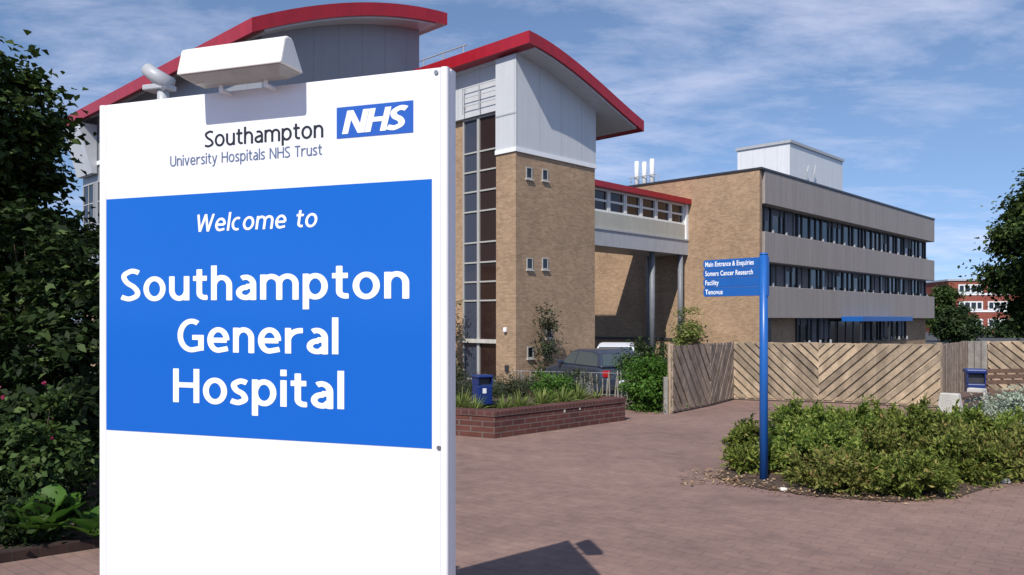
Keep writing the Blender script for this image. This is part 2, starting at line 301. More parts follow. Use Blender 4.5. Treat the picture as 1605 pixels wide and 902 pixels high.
def text_mesh(txt, h, track=.075, shear=0, res=.0115):
    vs, fs, x = [], [], 0.0
    for c in txt:
        st, W = glyph(c, h)
        if st:
            xs = np.arange(-.03, W + .04, res); ys = np.arange(-.24, .78, res); gx, gy = np.meshgrid(xs, ys); F = np.full(gx.shape, 9.0)
            for s in st: F = np.minimum(F, sdf(s, gx, gy, h))
            if c in 'vyW': F = np.maximum(F, np.maximum(-gy - (.24 if c == 'y' else 0), gy - (.705 if c == 'W' else .525)))
            if c == 'N': F = np.maximum(F, np.maximum(-gy, gy - .705))
            F = np.where(np.abs(F) < 1e-7, 1e-7, F); ins = F < 0; key = {}
            def pt(k, px, py):
                if k not in key: key[k] = len(vs); vs.append((x + px + shear * py, py))
                return key[k]
            cell = ins[:-1, :-1] | ins[1:, :-1] | ins[:-1, 1:] | ins[1:, 1:]
            for j, i in zip(*np.nonzero(cell)):
                cs = ((j, i), (j, i + 1), (j + 1, i + 1), (j + 1, i)); poly = []
                for q in range(4):
                    a, b = cs[q], cs[(q + 1) % 4]
                    if ins[a]: poly.append(pt(a, xs[a[1]], ys[a[0]]))
                    if ins[a] != ins[b]:
                        k = (a, b) if a < b else (b, a); t = F[k[0]] / (F[k[0]] - F[k[1]])
                        poly.append(pt(k, xs[k[0][1]] + t * (xs[k[1][1]] - xs[k[0][1]]), ys[k[0][0]] + t * (ys[k[1][0]] - ys[k[0][0]])))
                if len(poly) > 2: fs.append(tuple(poly))
        x += W + track
    return vs, fs
def lettering(txt, h, mat, parent, u0, u1, zb, cap, yoff, name='lettering', track=.075, shear=0):
    vs, fs = text_mesh(txt, h, track, shear); a = min(p[0] for p in vs); b = max(p[0] for p in vs); k = (u1 - u0) / (b - a); kz = cap / .705
    m = MB(); m.add([(u0 + (p[0] - a) * k, yoff, zb + p[1] * kz) for p in vs], fs); return m.build(name, mat, parent)

# ------------------------------------------------------------------ ground
def sheet(name, x0, x1, y0, y1, nx, ny, mat, dz=0, fall=True):
    m = MB(); xs = np.linspace(x0, x1, nx); ys = np.linspace(y0, y1, ny)
    m.add([(x, y, (gz(x, y) if fall else 0) + dz) for y in ys for x in xs], [(j * nx + i, j * nx + i + 1, (j + 1) * nx + i + 1, (j + 1) * nx + i) for j in range(ny - 1) for i in range(nx - 1)])
    o = m.build(name, mat, None, True); o['kind'] = 'structure'; return o
sheet('ground', -900, 1100, -300, 1700, 2, 2, M['asphalt'], -.83, False)
sheet('car_park', -40, 120, 15.0, 160, 2, 300, M['asphalt'], -.006)
sheet('paving', -30, 40, -25, 17.5, 2, 120, M['paving'], .0)

# ------------------------------------------------------------------ welcome sign: a three-sided totem
A, B = Vector((-1.441, 2.75, 0)), Vector((-.186, 2.318, 0)); T = (B - A).normalized(); WID = (B - A).length
NRM = Vector((T.y, -T.x, 0)); sgn_rz = math.atan2(T.y, T.x); HS = 2.34
sign = thing('welcome_sign', 'tall white three sided welcome sign with big blue panel', 'sign', A, sgn_rz)
Cl = Vector((WID / 2, WID * math.sqrt(3) / 2, 0))       # back corner in sign coordinates
def su(px, py):                                        # photo pixel -> (along the front face, height)
    r = Vector(((px - CX) / FOC, 1, (HOR - py) / FOC)); k = A.dot(NRM) / Vector((r.x, r.y, 0)).dot(NRM); p = r * k; return (p - A).to_2d().dot(T.to_2d()), p.z + EYE
PR = su(691, 300)[0]
for k, (p, q) in enumerate(((Vector((0, 0, 0)), Vector((WID, 0, 0))), (Vector((WID, 0, 0)), Cl), (Cl, Vector((0, 0, 0))))):
    d = (q - p).normalized(); nn = Vector((d.y, -d.x, 0)); a = p + d * (.012 if k == 0 else .05); b = p + d * (PR if k == 0 else WID - .05)
    m = MB(); m.column([tuple(x.to_2d()) for x in (a, b, b - nn * .02, a - nn * .02)], .06, HS)
    pan = m.build('sign_panel', M['panelwhite'], sign, bevel=.003)
    if k == 0: front = pan
    else:
        mid = (a + b) / 2; m = MB(); a2 = p + d * .09 + nn * .001; b2 = q - d * .09 + nn * .001
        m.column([tuple(x.to_2d()) for x in (a2, b2, b2 - nn * .0006, a2 - nn * .0006)], 1.2, 2.0); m.build('blue_panel', M['blue'], pan)
for p, a0 in ((Vector((WID, 0, 0)), -60), (Cl, 60), (Vector((0, 0, 0)), 180)):
    m = MB()
    if a0 == -60:                                       # the near corner: a flat face flush with the panel, then a rounded edge
        rc = .010; xe = WID - .004; ring = [(PR + .001, .06), (PR + .001, .0)] + [(xe - rc + rc * math.sin(t), rc - rc * math.cos(t)) for t in np.linspace(0, PI / 2, 7)] + [(xe, .02), (xe - .003, .022), (xe - .003, .026), (xe + .001, .028), (xe + .001, .06)]
        m.column(ring, 0, HS + .001); m.build('corner_post', M['white'], sign); continue
    cdir = (Vector((WID / 2, WID * .2887, 0)) - p).normalized(); pc = p + cdir * .03; rr = .022
    m.column([(pc.x + rr * math.cos(t), pc.y + rr * math.sin(t)) for t in np.linspace(0, 2 * PI, 24, endpoint=False)], 0, HS - .002); m.build('corner_post', M['white'], sign)
m = MB(); m.column([(.03, .02), (WID - .05, .02), (WID / 2, Cl.y - .06)], HS - .02, HS - .004); m.build('top_cap', M['grey'], sign)
u0, z1 = su(167, 313); u1, z1b = su(677, 281); zb = (su(168, 677)[1] + su(677, 700)[1]) / 2
MB().box(u0, u1, -.0012, .0, zb, (z1 + z1b) / 2).build('blue_panel', M['blue'], front)
def line(txt, h, mat, pl, pr, cap_px, **k):            # pl/pr: baseline left and right pixels
    a, za = su(*pl); b, zb_ = su(*pr); zz_ = (za + zb_) / 2; mid = ((pl[0] + pr[0]) / 2, (pl[1] + pr[1]) / 2)
    cap = su(mid[0], mid[1] - cap_px)[1] - su(*mid)[1]; return lettering(txt, h, mat, front, a, b, zz_, cap, k.pop('yoff', -.0022), **k)
line('Southampton', .056, M['black'], (321, 230), (507, 217), 26, track=.07, yoff=-.001)
line('University Hospitals NHS Trust', .054, M['slate'], (267, 261), (505, 244), 17, track=.075, yoff=-.001)
line('Welcome to', .058, M['lettering'], (310, 363), (498, 357), 28, shear=.16, track=.085)
line('Southampton', .066, M['lettering'], (190, 473), (642, 467), 53, track=.082)
line('General', .066, M['lettering'], (279, 553), (531, 554), 53, track=.08)
line('Hospital', .066, M['lettering'], (272, 632), (540, 640), 55, track=.08)
ua, _ = su(528, 192); ub, _ = su(648, 184); za = (su(528, 217)[1] + su(648, 209)[1]) / 2; zc = (su(528, 169)[1] + su(648, 158)[1]) / 2
logo = MB().box(ua, ub, -.0012, 0, za, zc).build('logo_panel', M['nhs'], front)
hh = zc - za; lettering('NHS', .088, M['lettering'], front, ua + .075 * (ub - ua), ub - .06 * (ub - ua), za + hh * .13, hh * .74, -.0022, 'logo_letters', .01, .22)
for px, py in ((162, 169), (684, 114), (163, 680), (688, 702)):
    u, z = su(px, py); m = MB(); m.tube([(u, .001, z), (u, -.004, z)], .0065, 10); m.build('screw', M['screw'], front)
def floodlight(origin, d, length, drop=0):             # a trough lamp running along d (sign coordinates), leaning out from the face
    nn = Vector((d.y, -d.x, 0)); prof_t = [(.128, -.005), (.106, .078), (.088, .087), (.068, .087), (.058, .078), (.005, -.005)]      # (out, up)
    prof_b = [(.124, -.006), (.010, -.006), (.035, -.026), (.085, -.026)]
    def ext(prof, l0, l1, shrink=0):
        m = MB(); n = len(prof); vs = []
        for l in (l0, l1):
            for o_, z_ in prof:
                p = origin + d * (l + (shrink if l == l0 else -shrink) * (1 if z_ < -.02 else 0)) + nn * o_; vs.append((p.x, p.y, HS + .030 + z_ + drop))
        m.add(vs, [tuple(range(n))[::-1], tuple(range(n, 2 * n))] + [(i, i + 1 - n * (i == n - 1), i + 1 - n * (i == n - 1) + n, i + n) for i in range(n)]); return m
    lamp = ext(prof_t, 0, length).build('floodlight', M['cream'], sign, bevel=.006)
    ext(prof_b, .004, length - .004, .03).build('lamp_tray', M['lampbase'], lamp, bevel=.004)
    for l in (.28, .72):
        p = origin + d * (length * l) + nn * .05; q = origin + d * (length * l) - nn * .03; m = MB()
        m.tube([(q.x, q.y, HS - .012 + drop), (p.x, p.y, HS - .012 + drop), (p.x, p.y, HS + .03 + drop)], .008, 8); m.build('bracket', M['white'], lamp)
    return lamp
d0 = Vector((1, 0, 0)); floodlight(Vector((su(320, 140)[0], 0, 0)), d0, .385)
d1 = (Cl - Vector((WID, 0, 0))).normalized(); floodlight(Vector((WID, 0, 0)) + d1 * .92, d1, .30)
ca = Cl * .165; m = MB(); m.tube([(ca.x, ca.y, HS - .02), (ca.x, ca.y, HS + .10)], .021, 12); sp = m.build('spotlight_post', M['grey'], sign, True)
m = MB(); m.tube([Vector((ca.x + .028, ca.y, HS + .11)), Vector((ca.x - .025, ca.y - .02, HS + .15)), Vector((ca.x - .055, ca.y - .02, HS + .172))], [.033, .026, .024], 12); m.build('spotlight', M['grey'], sp, True)
m = MB(); m.box(ca.x - .07, ca.x + .035, ca.y - .03, ca.y + .03, HS + .095, HS + .115); m.build('spotlight_arm', M['grey'], sp, bevel=.004)

# ------------------------------------------------------------------ buildings share one grid: t runs away to the right, s away to the left
DR = Vector((.692, .722, 0)).normalized(); DL = Vector((-DR.y, DR.x, 0)); GRZ = math.atan2(DR.y, DR.x); GB = -.8
OT = Vector((.14, 29.0, 0))
def interp(c, x): return float(np.interp(x, [p[0] for p in c], [p[1] for p in c]))
def smooth_curve(c, n):
    xs = [p[0] for p in c]; zs = [p[1] for p in c]; k = np.polyfit(xs, zs, 3); return [(x, float(np.polyval(k, x))) for x in np.linspace(xs[0], xs[-1], n)]
def window(parent, axis, plane, a0, a1, z0, z1, nh=1, nv=1, depth=.06, fr=.05, out=-1, frame=None, glass=None, rows=None, cols=None):
    """a glazed opening in a wall; axis 'x': wall runs along x (plane is y); 'y': wall runs along y (plane is x)"""
    m = MB(); frame = frame or M['frame']; glass = glass or M['glass']
    def bx(mb, p0, p1, q0, q1, o0, o1):
        if axis == 'x': mb.box(p0, p1, min(plane + out * o0, plane + out * o1), max(plane + out * o0, plane + out * o1), q0, q1)
        else: mb.box(min(plane + out * o0, plane + out * o1), max(plane + out * o0, plane + out * o1), p0, p1, q0, q1)
    bx(m, a0, a0 + fr, z0, z1, 0, depth); bx(m, a1 - fr, a1, z0, z1, 0, depth); bx(m, a0 + fr, a1 - fr, z0, z0 + fr, 0, depth); bx(m, a0 + fr, a1 - fr, z1 - fr, z1, 0, depth)
    cols = cols or [a0 + (a1 - a0) * k / nv for k in range(1, nv)]; rows = rows or [z0 + (z1 - z0) * k / nh for k in range(1, nh)]
    for c in cols: bx(m, c - fr * .5, c + fr * .5, z0 + fr, z1 - fr, 0, depth * .9)
    edges = [a0 + fr] + [v for c in cols for v in (c - fr * .5, c + fr * .5)] + [a1 - fr]
    for r in rows:
        for k in range(0, len(edges), 2): bx(m, edges[k], edges[k + 1], r - fr * .5, r + fr * .5, 0, depth * .8)
    o = m.build('window', frame, parent); g = MB(); bx(g, a0 + fr * .3, a1 - fr * .3, z0 + fr * .3, z1 - fr * .3, .004, depth * .35); g.build('pane', glass, o); return o

# ---- stair tower
tw = thing('stair_tower', 'buff brick stair tower with white clad top under curved red roof', 'building', OT, GRZ)
TC = smooth_curve([(-.3, 11.86), (1.24, 11.67), (2.47, 11.33), (3.78, 10.93), (5.19, 10.47), (6.85, 9.92)], 18)
TH = .5; T1 = 4.7
def tz(t): return interp(TC, t) - TH
MB().box(0, T1, 0, 1.02, GB - .3, 7.74).build('wall', M['buff'], tw)
m = MB().box(.5, T1, 1.02, 6.2, GB - .3, 9.5)
m.build('wall', M['buff'], tw)
cl = MB(); ts = np.linspace(-.03, T1 + .03, 12); cl.prism([(-.03, 7.9), (T1 + .03, 7.9)] + [(t, tz(t) - .02) for t in ts[::-1]], -.03, 1.02); cl.build('cladding', M['clad'], tw)
cl = MB(); ts = np.linspace(.30, T1 + .03, 12); cl.prism([(.30, 9.53), (T1 + .03, 9.53)] + [(t, tz(t) - .02) for t in ts[::-1]], 1.022, 6.2); cl.build('cladding', M['clad'], tw)
MB().box(-.06, T1 + .06, -.06, 1.03, 7.74, 7.9).build('band', M['white'], tw)
MB().box(-.045, -.025, -.02, 1.0, 9.13, 9.19).build('joint', M['grey'], tw)
rp = [(t, z) for t, z in TC]; soff = [(t, z - TH) for t, z in TC]
m = MB(); m.prism([(p[0], p[1] - .07) for p in soff[0:1]] and [(soff[0][0] + .02, soff[0][1] + .05)] + [(t, z + .05) for t, z in soff[1:-1]] + [(soff[-1][0] - .02, soff[-1][1] + .05)] + rp[::-1], -.92, 6.3)
m = MB(); m.prism([(t, z + .06) for t, z in soff] + rp[::-1], -.94, 6.4); m.build('roof', M['red'], tw)
m = MB(); q = [(t, z) for t, z in TC if -.2 < t < 6.7]; m.prism([(t, z - TH - .02) for t, z in q] + [(t, z - TH + .058) for t, z in q[::-1]], -.84, 6.3); m.build('soffit', M['clad'], tw)
# curtain wall on the left face
rows = [-.45 + 0.0]
zrow = [at(752, y, 30.4).z for y in (534, 471, 441, 410, 378, 328, 296, 264, 233)]
window(tw, 'y', .5, 1.04, 2.416, GB, 9.5, depth=.10, fr=.06, rows=zrow, glass=M['brownglass'])
window(tw, 'y', .5, 2.424, 3.3, GB, 9.5, depth=.10, fr=.06, rows=zrow, glass=M['skyglass'])  # blue tint painted in for the sky reflected in this column
MB().box(0.30, .5, 1.03, 3.4, at(752, 536, 30.4).z - .06, at(752, 534, 30.4).z + .04).build('ledge', M['paleconc'], tw)
g = MB()
for s_ in (1.12, 2.1, 3.02): g.box(.14, .17, s_, s_ + .03, 9.65, 10.65)
for z_ in (9.92, 10.25, 10.63): g.box(.145, .165, 1.12, 3.05, z_, z_ + .025)
for z_ in (9.94, 10.64): g.box(.165, .302, 1.12, 1.15, z_, z_ + .02).box(.165, .302, 3.02, 3.05, z_, z_ + .02)
g.build('rail', M['grey'], tw)
def on_right(px, py):                                   # point on the tower's right face (s = 0)
    u = (px - CX) / FOC; t = (u * OT.y - OT.x) / (DR.x - u * DR.y); return t, EYE + (HOR - py) / FOC * (OT.y + DR.y * t)
for px, py in ((829, 271), (854, 274), (830, 413), (854, 413), (831, 552), (856, 551), (860, 521)):
    t, z = on_right(px, py); window(tw, 'x', 0, t - .17, t + .17, z - .23, z + .2, fr=.04, depth=.03, frame=M['frame'], glass=M['glass'])
    MB().box(t - .2, t + .2, -.07, .0, z - .29, z - .232).build('sill', M['paleconc'], tw)
m = MB().box(-.12, 0, .42, .56, 1.1, 1.28); m.build('wall_light', M['white'], tw, bevel=.03)
MB().box(-.08, 0, .35, .5, -.35, -.12).build('vent', M['dark'], tw)

# ---- wing with the arched roof, left of the tower
wg = thing('hospital_wing', 'grey clad wing with big arched red roof rising behind the sign', 'building', OT, GRZ)
W0 = -7.8; WC = smooth_curve([(W0, 11.8), (W0 + 1.8, 12.62), (W0 + 3.7, 13.37), (W0 + 6.2, 14.03), (W0 + 8.8, 14.4)], 18); WS0, WS1 = 4.9, 25.2
m = MB(); m.prism([(t, z - .5) for t, z in WC] + WC[::-1], WS0, WS1); m.build('roof', M['red'], wg)
q = [(t, z) for t, z in WC if t > W0 + .25 and t < W0 + 8.6]; m = MB(); m.prism([(t, z - .58) for t, z in q] + [(t, z - .502) for t, z in q[::-1]], WS0 + .12, WS1 - .1); m.build('soffit', M['clad'], wg)
m = MB(); ts = np.linspace(W0 + .9, .31, 12); m.prism([(ts[0], 4.0), (.31, 4.0)] + [(t, interp(WC, t) - .585) for t in ts[::-1]], WS0 + 1.0, WS1 - 1.0); m.build('wall', M['greyclad'], wg)
MB().box(W0 + 1.0, .3, WS0 + 1.1, WS1 - 1.1, GB - .3, 3.99).build('wall', M['buff'], wg)
MB().box(W0 + .82, W0 + .88, WS0 + 1.0, WS1 - 1.0, 9.2, 9.4).build('band', M['white'], wg)
for k in range(9): window(wg, 'y', W0 + .9, WS0 + 1.6 + k * 2.0, WS0 + 3.1 + k * 2.0, 6.4, 8.4, nv=2, nh=2)
m = MB(); m.prism([(W0 + .05, 11.2), (W0 + .05, 10.9), (W0 + .6, 8.8), (W0 + .85, 8.8), (W0 + .85, 11.2)], WS1 - 3.2, WS1 - 1.05); m.build('end_fin', M['clad'], wg)
# flat roofed link with a roof railing between the two
lk = thing('roof_railing', 'thin grey handrail on the flat roof between the two red roofs', 'railing', OT, GRZ)
for z_ in (12.5, 12.95, 13.4): MB().tube([(2.2, 5.0, z_), (2.2, 13.5, z_)], .03, 6).build('rail', M['grey'], lk)
for s_ in np.linspace(5.2, 13.2, 7): MB().tube([(2.2, s_, 12.0), (2.2, s_, 13.4)], .028, 6).build('post', M['grey'], lk)
fl = thing('link_block', 'flat roofed brick block linking the stair tower and arched wing', 'building', OT, GRZ)
MB().box(.7, 12, 6.42, 14, GB - .3, 11.8).build('wall', M['buff'], fl); MB().box(.6, 12.1, 6.42, 14.1, 11.8, 12.0).build('roof', M['grey'], fl)

# ---- office block
OC = Vector((14.08, 45.0, 0)); ob = thing('office_block', 'three storey brick and concrete office block with ribbon windows', 'building', OC, GRZ)
LX, LY = 31.9, 21.0; ZT = 10.22
MB().box(0, LX, .55, LY, GB - .3, ZT - .12).build('wall', M['buff'], ob)
MB().box(0, .28, .0, .55, GB - .3, ZT - .12).build('end_pier', M['buff'], ob)
MB().box(.282, .55, .25, .55, GB - .3, ZT - .2).build('corner_column', M['dark'], ob)
bz = ((8.2, ZT - .13), (4.87, 6.6), (1.64, 3.49))
for i, (a, b) in enumerate(bz): MB().box(.42, LX + .15, -.12, .52, a, b).build('concrete_band', M['concrete'], ob, bevel=.02)
MB().box(-.06, LX + .2, -.16, LY + .06, ZT - .12, ZT).build('roof', M['dark'], ob)
rr = random.Random(3)
def ribbon(z0, z1, xs):
    for a, b in zip(xs[:-1], xs[1:]):
        o = window(ob, 'x', .55, a + .015, b - .015, z0 + .002, z1 - .002, fr=.06, depth=.14, cols=[a + (b - a) * rr.choice((.5, .35, .65))], frame=M['dark'])
        k = rr.random(); zc = z1 - (z1 - z0) * rr.choice((.3, .55, .85, 1.0)) + .06
        if k < .62:
            w_ = rr.uniform(.3, .9) * (b - a); s0 = a + .08 + rr.random() * (b - a - w_ - .1) * .9; m = MB()
            m.box(s0, s0 + w_, .488, .4955, zc, z1 - .07); m.build('blind', M['curtain'], o)
        MB().box(b - .045, b + .045, .30, .545, z0 + .002, z0 + .26).build('sill_post', M['grey'], ob)
ribbon(6.6, 8.2, list(np.linspace(.6, LX - .3, 18))); ribbon(3.49, 4.87, list(np.linspace(.6, LX - .3, 18)))
ribbon(-.05, 1.64, list(np.linspace(5.9, 11.0, 4))); ribbon(-.05, 1.64, list(np.linspace(17.0, 26.5, 6)))
MB().box(.56, 2.3, .40, .548, GB, 1.62).build('door', M['dark'], ob)
can = MB().box(11.6, 21.8, -1.5, -.125, 1.42, 1.76).build('entrance_canopy', M['postblue'], ob, bevel=.02); MB().box(11.7, 11.82, -1.4, -1.28, GB, 1.42).build('canopy_post', M['dark'], can); MB().box(17.0, 17.12, -1.4, -1.28, GB, 1.42).build('canopy_post', M['dark'], can)
window(ob, 'x', .55, 11.2, 16.8, GB + .02, 1.63, nv=4, fr=.08, depth=.08, frame=M['dark'], glass=M['brownglass'])
MB().tube([(.62, .15, GB), (.62, .15, ZT - 2.2)], .05, 8).build('drainpipe', M['dark'], ob)
# plant room on the roof, sits back from the edge
x0, y0 = 9.9, 2.7; ph = MB().box(x0, x0 + 9.2, y0, y0 + 3.9, ZT + .002, ZT + 3.4).build('plant_room', M['penthouse'], ob); MB().box(x0 - .1, x0 + 9.3, y0 - .1, y0 + 4.0, ZT + 3.402, ZT + 3.6).build('roof', M['grey'], ph)
for k, (lx, lz) in enumerate(((2.2, 2.1), (3.4, 2.3))):
    p = MB(); p.tube([(x0 + lx, y0 - .02, ZT + 1.0), (x0 + lx, y0 - .25, ZT + 1.7), (x0 + lx + .1, y0 - .3, ZT + lz)], .05, 8); p.build('vent_pipe', M['grey'], ph)
# three white flues on the roof
fx, fy = 1.6, 0
for k, px in enumerate((998, 1010, 1022)):
    u = (px - CX) / FOC; D_ = OC + DR * 3.0; s_ = (D_.x - u * D_.y) / (DR.y * 1.0 + u * DR.x) if False else None
    # solve OC + DR*3 + DL*s on the ray
    s_ = (D_.x - u * D_.y) / (u * DL.y - DL.x); MB().tube([(3.0, s_, ZT), (3.0, s_, ZT + 2.15 - .12 * (k == 1)), (3.0, s_, ZT + 2.2 - .12 * (k == 1))], [.19, .16, .12], 14).build('flue', M['white'], ob, True)
    fy = s_ if k == 1 else fy
m = MB()
for s_ in (fy - 1.1, fy + 1.1): m.tube([(3.0, s_, ZT), (3.0, s_, ZT + 1.1)], .04, 6)
m.tube([(2.75, fy - 1.1, ZT + 1.08), (2.75, fy + 1.1, ZT + 1.08)], .035, 6); m.build('flue_frame', M['grey'], ob)
# low plinth roof and pipe along the brick end wall
MB().box(-.5, -.005, 5.0, LY, GB, .3).build('plinth', M['buff'], ob); MB().box(-.6, -.003, 4.9, LY, .3, .42).build('ledge', M['dark'], ob)
# ---- footbridge (block grid)
br = thing('footbridge', 'glazed footbridge with red roof joining stair tower to office block', 'bridge', OC, GRZ)
BX0, BY0, BY1 = -16.4, 4.64, 7.3
MB().box(BX0, -.003, BY0, BY1, 5.48, 6.33).build('deck_beam', M['beam'], br); MB().box(BX0, -.004, BY0 + .06, BY1, 6.33, 7.3).build('spandrel', M['spandrel'], br)
MB().box(BX0, -.004, BY0 - .05, BY0 + .05, 6.335, 6.42).build('drip_ledge', M['grey'], br)
MB().box(BX0, -.002, BY0 - .25, BY1 + .25, 8.55, 8.86).build('roof', M['red'], br)
xs = np.arange(-.25, BX0 + .6, -1.52)
for a, b in zip(xs[1:], xs[:-1]): window(br, 'x', BY0 + .30, a + .02, b - .02, 7.302, 8.548, nh=2, fr=.11, depth=.2, frame=M['whiteframe'], glass=M['brownglass'])
MB().box(-.24, -.006, BY0 - .03, BY0 + .28, 6.425, 8.548).build('end_post', M['white'], br)
MB().box(BX0, -.24, BY0 + .32, BY1 - .05, 7.3, 8.548).build('interior', M['dark'], br)
for x, y in ((-.55, BY0 + .2), (-.55, BY1 - .2), (-3.2, BY0 + .45), (-9.5, BY0 + .45)): MB().tube([(x, y, GB), (x, y, 5.48)], .16, 12).build('column', M['colgrey'], br, True)

# ---- far brick building
fb = thing('brick_building', 'far red brick building with white window bands beyond the trees', 'building', (75.0, 136.0, GB), R(-6))
MB().box(0, 46, 0, 14, 0, 8.9).build('wall', M['farbrick'], fb)
MB().box(-.2, 46.2, -.2, 14.2, 8.9, 9.2).build('roof', M['grey'], fb)
for j, z in enumerate((.9, 3.9, 6.8)):
    MB().box(1.5, 45, -.06, -.002, z - .35, z).build('white_band', M['white'], fb)
    for k in range(9):
        if j == 0 and k in (2, 5): MB().box(1.6 + k * 4.8, 5.6 + k * 4.8, -.08, -.003, z, z + 1.6).build('panel', M['white'], fb)
        else: window(fb, 'x', 0, 1.6 + k * 4.8, 5.6 + k * 4.8, z + .002, z + 1.5, nv=4, fr=.22, depth=.12, frame=M['whiteframe'])

# ------------------------------------------------------------------ finger post
fp = at(1197, 752, 7.87); fpost = thing('direction_sign', 'blue finger post with four white lettered boards pointing left', 'sign', (fp.x, 7.87, 0), math.atan2(-(8.38 - 7.87), fp.x - 2.0))
MB().tube([(0, 0, -.05), (0, 0, 2.235)], .041, 16).build('post', M['postblue'], fpost, True); MB().tube([(0, 0, 2.235), (0, 0, 2.25), (0, 0, 2.258)], [.043, .04, .02], 16).build('post_cap', M['postblue'], fpost, True)
BH = .0965
for k, txt in enumerate(('Main Entrance & Enquiries', 'Somers Cancer Research', 'Facility', 'Tenovus')):
    zt = 2.215 - k * BH; m = MB(); m.prism([(-.04, zt - BH + .002), (-.04, zt), (-.66, zt), (-.68, zt - .015), (-.68, zt - BH + .030), (-.665, zt - BH + .002)][::-1], -.012, .012); bd = m.build('finger_board', M['postblue'], fpost, bevel=.003)
    c = bpy.data.curves.new('t', 'FONT'); c.body = txt; c.size = .083; c.offset = .0016; c.space_character = 1.05
    o = bpy.data.objects.new('t', c); COL.objects.link(o); dg = bpy.context.evaluated_depsgraph_get(); me = bpy.data.meshes.new_from_object(o.evaluated_get(dg)); bpy.data.objects.remove(o)
    xs_ = [v.co.x for v in me.vertices]; wd = max(xs_) - min(xs_); tgt = (.555, .545, .16, .205)[k]
    for v in me.vertices: v.co = Vector((-.655 + (v.co.x - min(xs_)) * tgt / wd, -.0135, zt - BH * .72 + v.co.y * .85))
    me.materials.clear(); place('lettering', me, M['lettering'], bd)
MB().box(-.05, .05, -.02, .02, 2.215 - 4 * BH, 2.215).build('bracket', M['postblue'], fpost)

# ------------------------------------------------------------------ foliage builders
def leaf_mesh(c, axis, nrm, ln, wd, fold=.25):
    n = len(c); axis /= np.linalg.norm(axis, axis=1)[:, None] + 1e-9; side = np.cross(axis, nrm); side /= np.linalg.norm(side, axis=1)[:, None] + 1e-9; up = np.cross(side, axis)
    ln = np.broadcast_to(ln, (n,))[:, None]; wd = np.broadcast_to(wd, (n,))[:, None]
    V = np.empty((n, 4, 3)); V[:, 0] = c - axis * ln * .5; V[:, 1] = c + side * wd * .5 + up * wd * fold + axis * ln * .05; V[:, 2] = c + axis * ln * .5; V[:, 3] = c - side * wd * .5 + up * wd * fold + axis * ln * .05
    return V.reshape(-1, 3), np.arange(n * 4).reshape(n, 4)
def quads(name, V, F, mat, parent=None):
    me = bpy.data.meshes.new(name); me.vertices.add(len(V)); me.vertices.foreach_set('co', np.ascontiguousarray(V, dtype=np.float32).ravel())
    me.loops.add(F.size); me.loops.foreach_set('vertex_index', F.ravel().astype(np.int32)); me.polygons.add(len(F)); me.polygons.foreach_set('loop_start', np.arange(0, F.size, 4, dtype=np.int32))
    me.update(calc_edges=True); me.validate(); return place(name, me, mat, parent)
def unit(n, rng): v = rng.normal(size=(n, 3)); return v / np.linalg.norm(v, axis=1)[:, None]
def clumps(rng, rad, K, per, spread, ln, wd, shell=.45, base=None, flat=1.0):
    """leaves in K clumps spread through an ellipsoid of radii rad, uneven outline"""
    d = unit(K, rng); r = shell + (1 - shell) * rng.random(K) ** .6; cc = d * r[:, None] * np.array(rad)
    cc *= (1 + .22 * np.sin(3.1 * d[:, :1] * 2 + 5 * d[:, 2:3]) * rng.random((K, 1)))
    if base is not None: cc = cc[cc[:, 2] > base]; d = d[:len(cc)]
    C = []; Nn = []
    for k in range(len(cc)):
        n = max(4, int(per * rng.uniform(.5, 1.5))); sp_ = spread * rng.uniform(.6, 1.35); o = rng.normal(size=(n, 3)) * sp_ * np.array([1, 1, .62 * flat]); C.append(cc[k] + o)
        out = cc[k] / (np.linalg.norm(cc[k]) + 1e-6); Nn.append(out[None] * .5 + np.array([0, 0, .75]) + rng.normal(size=(n, 3)) * .55)
    C = np.concatenate(C); Nn = np.concatenate(Nn); ax = np.cross(Nn, rng.normal(size=Nn.shape)); ax[:, 2] -= .25 * np.linalg.norm(ax, axis=1)
    s = rng.uniform(.65, 1.25, len(C)); return leaf_mesh(C, ax, Nn, ln * s, wd * s), cc
def tree(name, label, cat, loc, height, rad, crown_z, K, per, spread, ln, wd, mat, seed, trunk_r=.12, group=None, shell=.45, flat=1.0):
    rng = np.random.default_rng(seed); t = thing(name, label, cat, loc, 0, group); (V, F), cc = clumps(rng, rad, K, per, spread, ln, wd, shell, flat=flat)
    V = V + np.array([0, 0, crown_z]); V[:, 2] = np.maximum(V[:, 2], .03); quads('crown', V, F, mat, t)
    m = MB(); top = crown_z + rad[2] * .5; m.tube([(0, 0, -.1), (.04, .02, top * .35), (-.05, .04, top * .7), (.02, 0, top)], [trunk_r, trunk_r * .8, trunk_r * .55, trunk_r * .2], 9)
    idx = rng.choice(len(cc), min(14, len(cc)), replace=False)
    for i in idx:
        e = Vector(cc[i]) + Vector((0, 0, crown_z)); b = Vector((0, 0, max(.15, crown_z + rng.uniform(-.8, .2) * rad[2] * .8))); mid = (b + e) / 2 + Vector((0, 0, .12 * rad[2])); m.tube([b, mid, e], [trunk_r * .45, trunk_r * .25, trunk_r * .07], 5)
    m.build('trunk', M['bark'], t, True); return t
